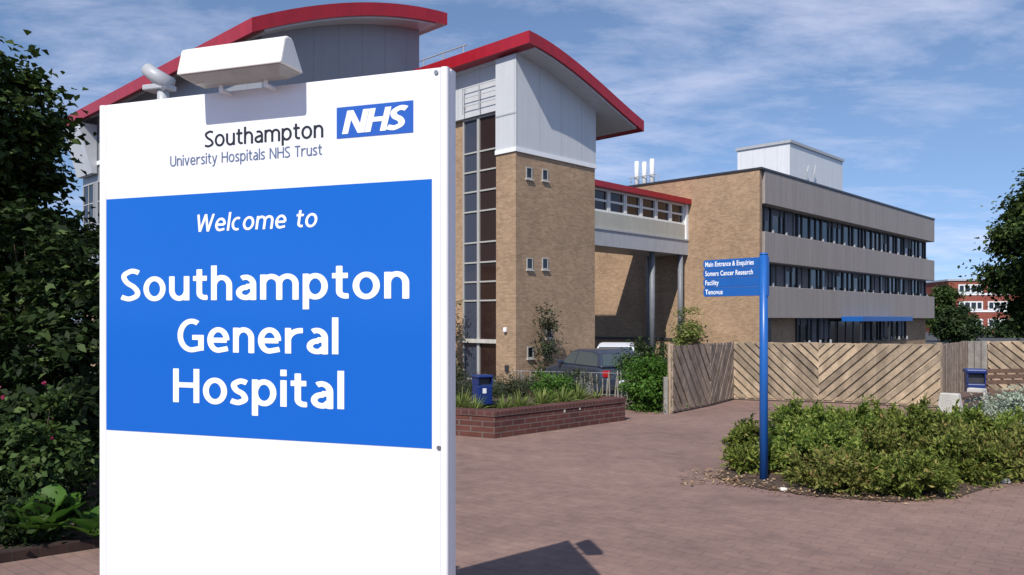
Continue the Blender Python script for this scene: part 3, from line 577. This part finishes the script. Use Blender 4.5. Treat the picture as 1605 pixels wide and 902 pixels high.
def bush(name, label, cat, loc, rad, K, per, spread, ln, wd, mat, seed, group=None, shell=.3, parent_extra=None):
    rng = np.random.default_rng(seed); t = thing(name, label, cat, loc, 0, group); (V, F), cc = clumps(rng, rad, K, per, spread, ln, wd, shell)
    V = V + np.array([0, 0, rad[2] * .85]); V[:, 2] = np.maximum(V[:, 2], .01 + .02 * rng.random(len(V))); quads('foliage', V, F, mat, t); m = MB()
    for i in range(min(9, len(cc))): e = cc[i] * .8 + np.array([0, 0, rad[2] * .85]); e[2] = max(e[2], .08); m.tube([(e[0] * .1, e[1] * .1, -.02), (e[0] * .5, e[1] * .5, e[2] * .6), tuple(e)], [.014, .010, .004], 5)
    m.build('stem', M['bark'], t); return t
def spray_shrub(name, label, loc, R_, H_, nb, seed, mat, group=None, squash=(1, 1)):
    """spreading juniper: many arching branches with short needle sprays"""
    rng = np.random.default_rng(seed); t = thing(name, label, 'shrub', loc, rng.uniform(0, 6), group); C = []; AX = []; NN = []; m = MB()
    for b in range(nb):
        az = rng.uniform(0, 2 * PI); el = rng.uniform(.12, 1.15); ln = R_ * rng.uniform(.55, 1.12) * (1 if el < .7 else .85); d = np.array([math.cos(az) * math.cos(el) * squash[0], math.sin(az) * math.cos(el) * squash[1], math.sin(el) * H_ / R_ * 1.15])
        droop = rng.uniform(.05, .3) * H_; P = [d * ln * k + np.array([0, 0, .05 - droop * k * k]) + rng.normal(size=3) * .015 for k in np.linspace(0, 1, 7)]
        for p in P: p[2] = max(p[2], .03)
        if b % 2 == 0: m.tube([tuple(p) for p in P], [.009, .008, .007, .006, .005, .003, .002], 4, False)
        for k in range(2, 6):                                                  # feathery plume over the outer part of the branch
            dv = P[k + 1] - P[k]; dv = dv / np.linalg.norm(dv)
            for q in range(int((1, 2, 4, 5, 6, 6)[k] + rng.integers(0, 3))):
                o = P[k] + (P[k + 1] - P[k]) * rng.random(); sd = np.cross(dv, rng.normal(size=3)); sd /= np.linalg.norm(sd) + 1e-9; tw_ = dv * .95 + sd * .55 + np.array([0, 0, .22]); tw_ /= np.linalg.norm(tw_); tl = rng.uniform(.08, .19)
                nl = 10; kk = (np.arange(nl) + rng.random(nl)) / nl; pts = o + tw_ * tl * kk[:, None]; nr = rng.normal(size=(nl, 3)); C.append(pts + nr * .008); AX.append(tw_ * .8 + nr * .5); NN.append(rng.normal(size=(nl, 3)) + np.array([0, 0, .8]))
    C = np.concatenate(C); AX = np.concatenate(AX); NN = np.concatenate(NN); C[:, 2] = np.maximum(C[:, 2], .015); s = rng.uniform(.7, 1.3, len(C)); V, F = leaf_mesh(C, AX, NN, .055 * s, .021 * s); quads('foliage', V, F, mat, t); m.build('stem', M['bark'], t); return t
def strap_plant(name, label, loc, n, ln, wd, seed, mat, group=None, cat='plant', up=.6):
    rng = np.random.default_rng(seed); t = thing(name, label, cat, loc, 0, group); m = MB()
    for b in range(n):
        az = rng.uniform(0, 2 * PI); l = ln * rng.uniform(.6, 1.15); tilt = rng.uniform(.2, 1.1); dr = Vector((math.cos(az), math.sin(az), 0)); sd = Vector((-dr.y, dr.x, 0)); base = dr * rng.uniform(0, .07); vs = []
        for k in range(6):
            u = k / 5; p = base + dr * (l * math.sin(tilt) * u) + Vector((0, 0, max(.01, l * math.cos(tilt) * u * up * 1.6 - l * .55 * u * u * math.sin(tilt)))); ww = wd * (.55 + 1.2 * u - 1.75 * u * u + .02) ; vs += [p - sd * ww * .5, p + sd * ww * .5 + Vector((0, 0, ww * .2))]
        m.add(vs, [(2 * k, 2 * k + 1, 2 * k + 3, 2 * k + 2) for k in range(5)])
    m.build('foliage', mat, t, True); return t

# ------------------------------------------------------------------ left bed
e0, e1 = gnd(-60, 893), gnd(152, 860); ed = (e1 - e0).normalized(); en = Vector((-ed.y, ed.x, 0))
e0 = e0 - ed * 3; e1 = e1 + ed * 2.2
m = MB(); q = [e0, e1, e1 + en * .11, e0 + en * .11]; m.column([(p.x, p.y) for p in q], -.02, .07); tag(m.build('bed_kerb', M['darkkerb'], None, bevel=.008), 'low dark brick kerb along the leafy bed left of the sign', 'kerb')
m = MB(); q = [e0 + en * .11, e1 + en * .11, e1 + en * 7.5, e0 + en * 7.5]; m.column([(p.x, p.y) for p in q], -.02, .05); o = m.build('soil_bed', M['soil'], None); o['kind'] = 'structure'
tree('broadleaf_tree', 'dark green leafy tree at left edge, taller than the sign', 'tree', (-6.45, 8.6, .04), 4.6, (1.22, 1.6, 2.0), 2.7, 330, 170, .16, .11, .075, LEAF['tree'], 21, .10, shell=.3)
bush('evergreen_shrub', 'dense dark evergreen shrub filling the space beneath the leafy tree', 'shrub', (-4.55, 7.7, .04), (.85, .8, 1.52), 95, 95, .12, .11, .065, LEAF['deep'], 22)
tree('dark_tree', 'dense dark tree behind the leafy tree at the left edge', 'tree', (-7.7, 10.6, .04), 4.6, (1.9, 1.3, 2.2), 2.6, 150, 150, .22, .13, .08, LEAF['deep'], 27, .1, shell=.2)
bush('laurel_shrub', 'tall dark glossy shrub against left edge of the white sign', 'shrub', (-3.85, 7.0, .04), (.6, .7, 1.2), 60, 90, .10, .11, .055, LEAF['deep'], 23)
fu = bush('flowering_shrub', 'dark shrub with small red flowers low beside the white sign', 'shrub', (-3.75, 6.25, .04), (.72, .55, .56), 50, 80, .09, .07, .042, LEAF['shrub'], 24)
rng = np.random.default_rng(5)
for k in range(16):
    c_ = unit(1, rng) * np.array([.62, .45, .45]) + np.array([0, -.15, .62]); c_ = np.repeat(c_, 5, 0); V, F = leaf_mesh(c_ + rng.normal(size=(5, 3)) * .006, unit(5, rng), unit(5, rng), .035, .022); quads('flower', V, F, LEAF['flower'], fu)
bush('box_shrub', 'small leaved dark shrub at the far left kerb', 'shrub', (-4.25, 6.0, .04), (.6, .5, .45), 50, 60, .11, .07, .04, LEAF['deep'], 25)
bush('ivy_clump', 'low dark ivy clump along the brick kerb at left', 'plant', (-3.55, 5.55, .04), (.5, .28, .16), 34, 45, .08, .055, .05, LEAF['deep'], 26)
def bigleaf(label, loc, n, seed, size):
    rng = random.Random(seed); t = thing('broad_leaf_plant', label, 'plant', loc, 0, 'broad leaved plants by the kerb')
    m = MB()
    for k in range(n):
        az = 2 * PI * k / n + rng.uniform(-.3, .3); el = rng.uniform(.45, 1.3); d = Vector((math.cos(az) * math.cos(el), math.sin(az) * math.cos(el), math.sin(el))); base = d * size * rng.uniform(.45, .8); sd = d.cross(Vector((0, 0, 1))).normalized(); up = sd.cross(d); l = size * rng.uniform(.8, 1.15); vs = []
        for i in range(7):
            u = i / 6; wv = l * .42 * math.sin(PI * (u * .9 + .08)) ; p = base + d * l * u + Vector((0, 0, -.25 * l * u * u)); ru = rng.uniform(-.02, .02) * l * 2
            vs += [p - sd * wv + up * (.12 * wv + ru), p - sd * wv * .5 - up * .04 * wv, p, p + sd * wv * .5 - up * .04 * wv, p + sd * wv + up * (.12 * wv - ru)]
        m.add(vs, [(5 * i + j, 5 * i + j + 1, 5 * i + j + 6, 5 * i + j + 5) for i in range(6) for j in range(4)])
    m.build('foliage', LEAF['bright'], t, True); m = MB()
    for k in range(n): az = 2 * PI * k / n; m.tube([(0, 0, 0), (math.cos(az) * size * .3, math.sin(az) * size * .3, size * .4)], .008, 5)
    m.build('stem', LEAF['bright'], t); return t
bigleaf('bright green broad leaved plant on the kerb, larger of the pair', (-3.28, 5.5, .05), 18, 3, .25)
bigleaf('smaller broad leaved plant tucked next to the white sign', (-2.92, 5.56, .05), 13, 4, .2)

# ------------------------------------------------------------------ brick planter
p0, p1, p2 = gnd(775, 688), gnd(980, 659.5), gnd(700, 682)
dA = (p1 - p0).normalized(); dB = (p2 - p0).normalized(); pl = thing('brick_planter', 'low red brick planter with brick on edge coping', 'planter', p0, math.atan2(dA.y, dA.x))
LA = (p1 - p0).length; LB = 3.6; ang = math.atan2(dB.y, dB.x) - math.atan2(dA.y, dA.x); dl = Vector((math.cos(ang), math.sin(ang), 0)); bk = 2.3; HP = .36
def strip(a, b, th, z0, z1, inn):                       # wall along a->b, thickness th towards inn
    return MB().column([(p.x, p.y) for p in (a, b, b + inn * th, a + inn * th)], z0, z1)
a0, a1, c0 = Vector((0, 0, 0)), Vector((LA, 0, 0)), dl * LB; inA = Vector((0, 1, 0)); inB = Vector((dl.y, -dl.x, 0)); inB = inB if inB.x > 0 else -inB
back = a1 + Vector((-.15, bk, 0)); 
for nm, z0, z1, o_, mt in (('wall', -.06, HP - .075, 0, M['redbrick']), ('coping', HP - .073, HP, .012, M['coping'])):
    def off(k): return [c0 - inB * k, (inB * -k) + dl * ((k * 1.0 - (inB * -k).y * -1) / -dl.y if False else (-k - (inB * -k).y) / dl.y), a1 + Vector((0, -k, 0))]
    q1 = off(o_); q2 = off(-.22 - o_); q1[2].x += o_; q2[2].x += o_
    m = MB(); m.column([(p.x, p.y) for p in q1[:2] + [q1[2], q2[2]] + q2[:2][::-1]], z0, z1); m.build(nm, mt, pl, bevel=.006)
    m = MB(); m.column([(p.x, p.y) for p in (a1 + Vector((o_, .225 + o_, 0)), back + Vector((o_, 0, 0)), back + Vector((-.22 - o_, 0, 0)), a1 + Vector((-.22 - o_, .225 + o_, 0)))], z0, z1); m.build(nm, mt, pl, bevel=.006)
MB().column([(p.x, p.y) for p in (Vector((.05, .15, 0)), Vector((LA - .1, .15, 0)), Vector((LA - .3, bk, 0)), Vector((-2.6, bk, 0)), dl * 3.0 + inB * .1)], 0, HP - .09).build('soil', M['soil'], pl)
for k, (u, z) in enumerate(((1.35, .24), (1.68, .255))): MB().box(u, u + .03, -.006, .0, z, z + .06).build('weep_hole', M['paleconc'], pl)
def pin(px, d, z=.28): p = at(px, 500, d); return (p.x, d, z)
G1 = 'yellow green strap leaved plants in the brick planter'
for i, (px, d, n, ln, lab) in enumerate(((722, 11.5, 46, .42, 'yellow green strap leaved plant beside the edge of the white sign'), (742, 11.15, 40, .34, 'yellow green strap leaved plant before the planter bin'),
        (790, 11.2, 40, .32, 'low strap leaved plant just right of the blue planter bin'), (815, 11.4, 46, .38, 'strap leaved plant in the middle of the planter front'),
        (848, 11.8, 46, .40, 'strap leaved plant before the round green shrub'), (880, 12.0, 44, .40, 'strap leaved plant under the paling fence left end'),
        (905, 12.3, 44, .42, 'tall arching strap leaved plant over the two pale wall marks'), (935, 12.6, 30, .28, 'small strap leaved plant at the right end of the planter'))):
    strap_plant('strap_leaf_plant', lab, pin(px, d), n * 3, ln * .95, .021, 40 + i, LEAF['yellow'], G1)
bush('round_shrub', 'fresh green rounded shrub in the middle of the planter', 'shrub', pin(868, 12.5), (.36, .3, .26), 40, 60, .07, .05, .026, LEAF['bright'], 61)
bush('dry_shrub', 'dull olive twiggy shrub near right of the planter', 'shrub', pin(900, 12.9), (.34, .3, .28), 32, 45, .08, .06, .016, LEAF['lavender'], 62)
for i, (px, d, w_, h_, lab) in enumerate(((728, 13.6, .5, .36, 'grey green feathery hedge plant beside the white sign edge'), (778, 13.6, .42, .34, 'grey green feathery hedge plant behind the blue planter bin'),
        (815, 13.7, .42, .32, 'grey green feathery hedge plant left of the hidden car'), (846, 13.9, .36, .27, 'grey green feathery hedge plant under the dark car bonnet'))):
    bush('hedge_plant', lab, 'shrub', pin(px, d, .02), (w_, .35, h_), 60, 60, .09, .10, .012, LEAF['lavender'], 70 + i, 'feathery hedge plants behind the planter')
# blue litter bins
def bin_(label, loc, rz, sc=1.0):
    t = thing('litter_bin', label, 'litter bin', loc, rz, 'blue litter bins'); H = .80 * sc; W_ = .15 * min(1, sc + .3)
    MB().column([(x * W_, y * W_) for x, y in ((-.92, -.92), (.92, -.92), (.92, .92), (-.92, .92))], .02, H * .68).build('body', M['binblue'], t, bevel=.02)
    m = MB(); z = H * .682
    for x0, x1, y0, y1 in ((-.92, -.80, -.92, .92), (.80, .92, -.92, .92), (-.80, .80, .80, .92)): m.box(x0 * W_, x1 * W_, y0 * W_, y1 * W_, z, H * .9)
    m.build('hood', M['binblue'], t); MB().box(-.79 * W_, .79 * W_, -.5 * W_, .78 * W_, z, H * .88).build('opening', M['dark'], t)
    MB().column([(x * W_, y * W_) for x, y in ((-1.05, -1.05), (1.05, -1.05), (1.05, 1.05), (-1.05, 1.05))], H * .9, H).build('lid', M['binblue'], t, bevel=.025)
    MB().box(-.35 * W_, .1 * W_, -.97 * W_, -.925 * W_, H * .42, H * .58).build('notice', M['white'], t); return t
bin_('dark blue litter bin half hidden by planting in the brick planter', (at(756, 500, 12.3).x, 12.3, .25), R(25), .60)
bin_('blue litter bin between timber fence and benches at right', (at(1528, 500, 13.3).x, 13.3, 0), R(-20), .95)
# grey paling fence
pf = thing('paling_fence', 'uneven grey chestnut paling fence behind the planter', 'fence', (0, 0, 0)); rr = random.Random(9)
pa, pb = at(800, 500, 15.2), at(1040, 500, 14.2); npal = 40
for k in range(npal):
    p = pa.lerp(pb, k / (npal - 1)); h_ = rr.uniform(.50, .68); x, y = p.x, p.y; b = gz(x, y); dx_ = rr.uniform(-.05, .05); r_ = rr.uniform(.011, .018)
    MB().tube([(x, y, b - .05), (x + dx_ * .5, y, b + h_ * .5), (x + dx_, y + rr.uniform(-.02, .02), b + h_ * .95), (x + dx_, y, b + h_)], [r_, r_ * 1.05, r_, r_ * .3], 5).build('paling', M['paletimber'], pf)
for z in (.2, .6): MB().tube([(pa.x, pa.y + .02, z + gz(0, pa.y)), (pb.x, pb.y + .02, z + gz(0, pb.y))], .004, 4).build('wire', M['grey'], pf)
bush('privet_shrub', 'bright green leafy shrub next to the timber fence end post', 'shrub', (at(1012, 500, 13.8).x, 13.8, 0), (.38, .42, .52), 80, 90, .10, .06, .035, LEAF['bright'], 81)
bush('hawthorn_shrub', 'taller green shrub behind the palings near the parked cars', 'shrub', (at(1022, 500, 15.6).x, 15.6, gz(0, 15.6)), (.62, .5, .62), 90, 70, .13, .07, .035, LEAF['shrub'], 82)

# ------------------------------------------------------------------ timber fences
def clip(poly, f):
    o = []
    for i in range(len(poly)):
        a, b = poly[i], poly[(i + 1) % len(poly)]; fa, fb_ = f(a), f(b)
        if fa >= 0: o.append(a)
        if fa * fb_ < 0: t = fa / (fa - fb_); o.append((a[0] + (b[0] - a[0]) * t, a[1] + (b[1] - a[1]) * t))
    return o
def fence_panel(parent, a, b, H, slope, mat, seed, ang=45, bw=.105, gap=.032):
    """boards laid at an angle between two posts; slope +1 is '/', -1 is '\\', 0 is upright"""
    rr = random.Random(seed); d = (b - a); d.z = 0; W_ = d.length; d.normalize(); n = Vector((d.y, -d.x, 0)); m = MB(); z0 = .05
    ca_, sa_ = (math.cos(R(ang)), math.sin(R(ang)) * slope) if slope else (0, 1)
    def lay(off, o0, o1):
        k = -80
        while k < 80:
            c = k * (bw + gap) + off + rr.uniform(-.004, .004); ja = R(rr.uniform(-.5, .5)); pn = (-sa_ * math.cos(ja) - ca_ * math.sin(ja), ca_ * math.cos(ja) - sa_ * math.sin(ja)); w_ = bw * rr.uniform(.92, 1.08)
            poly = [(0, z0), (W_, z0), (W_, H + (rr.uniform(-.012, .012))), (0, H + rr.uniform(-.012, .012))]
            poly = clip(poly, lambda p: p[0] * pn[0] + p[1] * pn[1] - c); poly = clip(poly, lambda p: c + w_ - p[0] * pn[0] - p[1] * pn[1]) if len(poly) > 2 else []
            if len(poly) > 2:
                j = rr.uniform(-.004, .004); f_ = [a + d * p[0] + n * (o0 + j) + Vector((0, 0, p[1])) for p in poly]; g_ = [a + d * p[0] + n * (o1 + j) + Vector((0, 0, p[1])) for p in poly]; q = len(poly)
                m.add(f_ + g_, [tuple(range(q)), tuple(range(2 * q - 1, q - 1, -1))] + [(i, i + q, (i + 1) % q + q, (i + 1) % q) for i in range(q)])
            k += 1
    lay(0, .038, .020); lay(bw * .55, .000, -.018); m.build('fence_panel', mat, parent)
def fence(label, pts, slopes, H, mats, angs, seed, bws):
    f = thing('timber_fence', label, 'fence', (0, 0, 0), 0, 'diagonal board fences')
    for i, (a, b) in enumerate(zip(pts[:-1], pts[1:])):
        mat = mats[i]; fence_panel(f, a, b, H, slopes[i], mat, seed + i, angs[i], bws[i], bws[i] * .32); d = (b - a).normalized(); n = Vector((d.y, -d.x, 0)); q = [a, b, b + n * .018, a + n * .018]
        MB().column([(p.x, p.y) for p in (a - n * .019, b - n * .019, b + n * .019, a + n * .019)][::1], .02, .12).build('rail', mat, f)
    for i, p in enumerate(pts):
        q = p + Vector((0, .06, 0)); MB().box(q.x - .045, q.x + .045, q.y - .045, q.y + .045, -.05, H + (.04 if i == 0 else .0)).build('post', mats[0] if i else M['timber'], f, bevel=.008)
    return f
F0, F1, F2, F3, F4 = gnd(1052, 649), gnd(1111, 637), gnd(1148, 627), gnd(1283, 631), gnd(1474, 640)
fence('long weathered timber fence of diagonal boards, zigzag behind the finger post', [F0, F1, F2, F3, F4], [-1, 1, -1, 1], 1.14, [M['timbershade'], M['timbershade'], M['timber'], M['timber']], [53, 53, 45, 43], 100, [.14, .11, .092, .095])
MB_ = MB().box(F0.x - .13, F0.x - .06, F0.y - .04, F0.y + .05, -.02, .62); tag(MB_.build('timber_stump', M['paletimber'], None, bevel=.01), 'short grey timber post leaning on the fence end', 'post')
H0, H1, H2, H3 = Vector((7.72, 14.3, 0)), Vector((9.75, 17.0, 0)), Vector((10.15, 16.9, 0)), Vector((12.2, 16.7, 0))
f2 = fence('set back timber fence behind the blue bin at right', [H0 + Vector((.1, .15, 0)), H1, H2, H3], [0, 0, -1], 1.12, [M['timbershade'], M['paletimber'], M['timber']], [45, 45, 40], 120, [.11, .1, .11])

# ------------------------------------------------------------------ benches
def bench(label, loc, rz, ln, hgt, dep, back=False):
    t = thing('bench', label, 'bench', loc, rz, 'benches by the shrub bed')
    for x in (0, ln): MB().column([(x - .055, -dep), (x + .055, -dep), (x + .055, dep), (x - .055, dep)], 0, .02).build('foot', M['paleconc'], t)
    for x in (0, ln):
        m = MB(); m.add([(x - .06, -dep, .02), (x + .06, -dep, .02), (x + .06, dep, .02), (x - .06, dep, .02), (x - .06, -dep * .55, hgt), (x + .06, -dep * .55, hgt), (x + .06, dep * .55, hgt), (x - .06, dep * .55, hgt)], [(0, 3, 2, 1), (4, 5, 6, 7), (0, 1, 5, 4), (1, 2, 6, 5), (2, 3, 7, 6), (3, 0, 4, 7)]); m.build('support', M['paleconc'] if not back else M['benchwood'], t, bevel=.012)
    for k in range(4): y = -dep * .5 + k * dep / 3.0; MB().box(.062, ln - .062, y, y + dep * .26, hgt - .10, hgt - .055).build('slat', M['benchwood'], t, bevel=.005)
    if back:
        for k in range(3): MB().box(-.05, ln + .05, dep * .45, dep * .45 + .03, hgt + .06 + k * .1, hgt + .135 + k * .1).build('back_slat', M['benchwood'], t, bevel=.005)
        for x in (.1, ln - .1): MB().box(x - .03, x + .03, dep * .45 + .031, dep * .45 + .08, hgt - .1, hgt + .34).build('back_post', M['benchwood'], t)
    else:
        for k in range(2): MB().box(.062, ln - .062, -dep * .62, -dep * .56, hgt - .32 + k * .1, hgt - .25 + k * .1).build('slat', M['benchwood'], t, bevel=.005)
    return t
bench('low bench with white concrete ends and dark slats behind the shrubs', (6.12, 11.05, 0), R(43.6), 1.17, .56, .21)
bench('brown slatted bench with backrest beside the blue bin', (at(1552, 500, 14.0).x, 14.1, 0), R(12), 1.3, .36, .2, True)

# ------------------------------------------------------------------ right shrub bed
bed = [(1120, 750), (1165, 762), (1260, 777), (1400, 788), (1500, 781), (1620, 742), (1700, 720), (1680, 668), (1500, 655), (1260, 662), (1190, 690)]
bp_ = [gnd(*p) for p in bed]; m = MB(); m.add([(p.x, p.y, .006) for p in bp_], [tuple(range(len(bp_)))]); o = m.build('shrub_bed_soil', M['soil'], None); o['kind'] = 'structure'
rng = np.random.default_rng(31); Cp = []
for k in range(560):
    i = rng.integers(0, 6); t_ = rng.random(); a, b = bp_[i], bp_[min(i + 1, 6)]; p = a.lerp(b, t_) + Vector((rng.normal() * .09, rng.normal() * .09 + .05, 0)); Cp.append((p.x, p.y, .012 + .012 * rng.random()))
for k in range(200): p = gnd(rng.uniform(1065, 1215), rng.uniform(738, 764)); Cp.append((p.x, p.y, .014 + .014 * rng.random()))
Cp = np.array(Cp); V, F = leaf_mesh(Cp, unit(len(Cp), rng) * np.array([1, 1, .25]), unit(len(Cp), rng) * .5 + np.array([0, 0, 1]), rng.uniform(.02, .05, len(Cp)), rng.uniform(.012, .03, len(Cp)))
o = quads('leaf_litter', V, F, leafmat('dry_leaf', (.16, .09, .05), (.42, .29, .17), (.5, .42, .3), trans=.05)); o['kind'] = 'stuff'
GJ = 'spreading junipers in the shrub bed'
J = [(1176, 738, .24, .20, 50, 'tiny juniper sprig on the ground left of the finger post'), (1172, 712, .22, .34, 46, 'small dark juniper leaning out left behind the blue post'),
     (1278, 736, .60, .56, 150, 'bushy juniper just right of the finger post'), (1318, 764, .48, .28, 120, 'low juniper spilling over the front edge of the bed'),
     (1420, 770, .50, .28, 120, 'low juniper at the front, right of the middle'), (1525, 742, .60, .46, 150, 'juniper at the front right corner of the bed'),
     (1318, 702, .70, .54, 170, 'tall juniper in the middle left of the bed below the fence boards'), (1408, 702, .74, .58, 170, 'tall juniper in the middle of the bed'),
     (1380, 730, .6, .44, 150, 'mid height juniper behind the low front ones'), (1490, 710, .74, .54, 160, 'juniper in front of the white stone'),
     (1560, 715, .74, .55, 150, 'juniper below the silver shrub'), (1252, 694, .42, .56, 100, 'upright juniper at the back left of the bed'), (1470, 745, .6, .42, 120, 'juniper between the front row and stone'), (1615, 735, .7, .5, 110, 'juniper cut by the right edge of the picture')]
for i, (px, py, r_, h_, nb, lab) in enumerate(J): p = gnd(px, py); spray_shrub('juniper', lab, (p.x, p.y, .0), r_, h_, int(nb * .55), 200 + i, LEAF[('juniper', 'juniper', 'fresh', 'olive', 'juniper', 'olive', 'fresh', 'juniper', 'olive', 'juniper', 'fresh', 'fresh', 'juniper', 'olive')[i]], GJ)
bush('silver_shrub', 'pale silver leaved shrub at the right edge before the bench', 'shrub', (at(1592, 500, 10.3).x, 10.3, 0), (.46, .40, .38), 90, 70, .09, .06, .018, LEAF['silver'], 260)
def stone(label, loc, r_, seed):
    rng = np.random.default_rng(seed); import bmesh
    bm = bmesh.new(); bmesh.ops.create_icosphere(bm, subdivisions=3, radius=1)
    for v in bm.verts: v.co = Vector((v.co.x * r_, v.co.y * r_ * .8, v.co.z * r_ * .55)) * (1 + .12 * math.sin(4 * v.co.x + seed) + .1 * math.sin(5 * v.co.y + 2 * v.co.z))
    me = bpy.data.meshes.new('stone'); bm.to_mesh(me); bm.free(); o = place('stone', me, M['stone'], None, True); o.location = loc; tag(o, label, 'stone', 'pale stones in the bed'); return o
stone('pale flat stone lying by the concrete bench end', (at(1462, 500, 9.95).x, 9.95, .16), .2, 2); stone('smaller pale stone left of the flat stone', (at(1430, 500, 10.1).x, 10.1, .14), .1, 3)
for i, (px, py, r_, lab) in enumerate(((1228, 770, .035, 'small pale stone by the foot of the finger post'), (1378, 772, .04, 'small pale stone under the front juniper'), (1575, 757, .05, 'pale stone on the front right bed edge'))): p = gnd(px, py); stone(lab, (p.x, p.y, .015), r_, 10 + i)

# ------------------------------------------------------------------ climbers on the buildings
def on_wall(t, s): p = OT + DR * t + DL * s; return (p.x, p.y, GB)
p = on_wall(1.2, -.45); bush('wall_shrub', 'slender green shrub growing up the brick tower wall', 'shrub', (p[0], p[1], GB), (.34, .34, 1.75), 34, 34, .17, .13, .07, LEAF['lavender'], 301, shell=.1)
p = on_wall(-.4, 3.15); bush('wall_climber', 'green climber on the brick strip beside the white sign', 'shrub', (p[0], p[1], GB), (.3, .35, 1.85), 36, 40, .16, .12, .07, LEAF['lavender'], 302, shell=.1)
p = OC + DR * -1.2 + DL * 3.9; bush('sapling_shrub', 'thin pale green sapling under the footbridge end', 'shrub', (p.x, p.y, GB), (.75, .7, 1.75), 46, 40, .28, .2, .09, LEAF['yellow'], 303, shell=.1)

# ------------------------------------------------------------------ cars
def car(label, loc, rz, paint, Ht=1.45, Ln=4.1):
    t = thing('parked_car', label, 'car', loc, rz, 'parked cars'); hw = .84; l2 = Ln / 2; k = Ht / 1.45
    low = [(-l2, .35), (-l2 + .08, .22), (l2 - .1, .22), (l2, .38), (l2 - .02, .62 * k), (l2 - .28, .80 * k), (l2 - 1.05, .93 * k), (-l2 + .45, .95 * k), (-l2 + .08, .90 * k), (-l2 - .02, .60)]
    MB().prism(low, -hw, hw).build('body', paint, t, bevel=.07)
    cab = [(l2 - 1.12, .925 * k), (l2 - 1.75, 1.36 * k), (l2 - 2.1, 1.44 * k), (-l2 + .95, 1.45 * k), (-l2 + .45, 1.35 * k), (-l2 + .12, .94 * k)]; m = MB(); n = len(cab)
    def half(z): return hw - .04 - .20 * (z / k - .93) / .52
    m.add([(x, -half(z), z) for x, z in cab] + [(x, half(z), z) for x, z in cab], [tuple(range(n))[::-1], tuple(range(n, 2 * n))] + [(i, (i + 1) % n, (i + 1) % n + n, i + n) for i in range(n)]); m.build('cabin', paint, t, bevel=.05)
    for s in (-1, 1):
        for sec in ([(l2 - 1.30, .97), (l2 - 1.80, 1.31), (l2 - 2.2, 1.36), (l2 - 2.2, .97)], [(l2 - 2.28, .97), (l2 - 2.28, 1.36), (-l2 + .95, 1.36), (-l2 + .55, 1.28), (-l2 + .38, .97)]):
            m = MB(); q = [(x, s * (half(z * k) + .006), z * k) for x, z in sec]; m.add(q + [(x, y - s * .02, z) for x, y, z in q], [(0, 1, 2, 3, 4)[:len(q)], tuple(range(2 * len(q) - 1, len(q) - 1, -1))] + [(i, (i + 1) % len(q), (i + 1) % len(q) + len(q), i + len(q)) for i in range(len(q))]); m.build('side_window', M['carglass'], t)
        MB().box(l2 - 1.45, l2 - 1.3, s * .80 if s > 0 else -.98, .98 if s > 0 else -.80, .95 * k, 1.07 * k).build('mirror', paint, t, bevel=.03)
        MB().box(l2 - .16, l2 - .02, s * .5 if s > 0 else -.78, .78 if s > 0 else -.5, .60 * k, .74 * k).build('headlight', M['carglass'], t, bevel=.02)
        MB().box(-l2 - .03, -l2 + .08, s * .55 if s > 0 else -.78, .78 if s > 0 else -.55, .66 * k, .86 * k).build('tail_light', M['lightred'], t, bevel=.02)
        for x in (l2 - .82, -l2 + .75):
            wl = MB().tube([(x, s * .70, .31), (x, s * .86, .31)], .31, 22).build('wheel', M['tyre'], t, bevel=.02); MB().tube([(x, s * .855, .31), (x, s * .868, .31)], .2, 16).build('rim', M['rimm'], wl)
    for nm, (xa, za_), (xb, zb_) in (('windscreen', (l2 - 1.16, .955), (l2 - 1.72, 1.335)), ('rear_window', (-l2 + .155, .98), (-l2 + .425, 1.32))):
        sg = 1 if nm == 'windscreen' else -1; off = .012; m = MB(); ya, yb = half(za_ * k) - .07, half(zb_ * k) - .07
        q = [(xa + sg * off, -ya, za_ * k + off), (xa + sg * off, ya, za_ * k + off), (xb + sg * off, yb, zb_ * k + off), (xb + sg * off, -yb, zb_ * k + off)]; m.add(q + [(x - sg * .02, y, z - .02) for x, y, z in q], [(0, 1, 2, 3), (7, 6, 5, 4), (0, 4, 5, 1), (1, 5, 6, 2), (2, 6, 7, 3), (3, 7, 4, 0)]); m.build(nm, M['carglass'], t)
    MB().box(-l2 - .035, -l2 - .015, -.26, .26, .45, .57).build('number_plate', M['white'], t); MB().box(-l2 - .03, -l2 + .1, -.8, .8, .26, .44).build('bumper', M['dark'], t, bevel=.03)
    return t
car('dark blue parked hatchback behind the paling fence', (at(931, 500, 25.5).x, 25.5, GB), R(112), M['carblue'], 1.46)
car('silver parked car just behind the dark hatchback', (at(957, 500, 30.5).x + .2, 30.0, GB), R(80), M['carsilver'], 1.52, 4.3)

# ------------------------------------------------------------------ trees on the right
tree('roadside_tree', 'tall leafy tree cut by the right edge above the fence', 'tree', (30.1, 40, GB), 10, (4.7, 4.6, 5.3), 5.7, 420, 300, .50, .27, .18, LEAF['tree'], 401, .28, flat=.7)
tree('round_tree', 'dark round tree in front of the far brick building', 'tree', (at(1503, 500, 70).x, 70, GB), 5, (1.45, 1.5, 1.75), 1.75, 90, 70, .30, .28, .18, LEAF['far'], 402, .2)
tree('slender_tree', 'mid green tree rising beside the office block far corner', 'tree', (at(1477, 500, 82).x, 82, GB), 7, (1.5, 1.5, 2.6), 3.2, 120, 70, .36, .3, .2, LEAF['shrub'], 403, .2)
bush('hedge', 'low dark hedge in front of the far brick building', 'hedge', (66.5, 100, GB), (9, 1.2, 1.1), 160, 60, .5, .4, .25, LEAF['far'], 404)
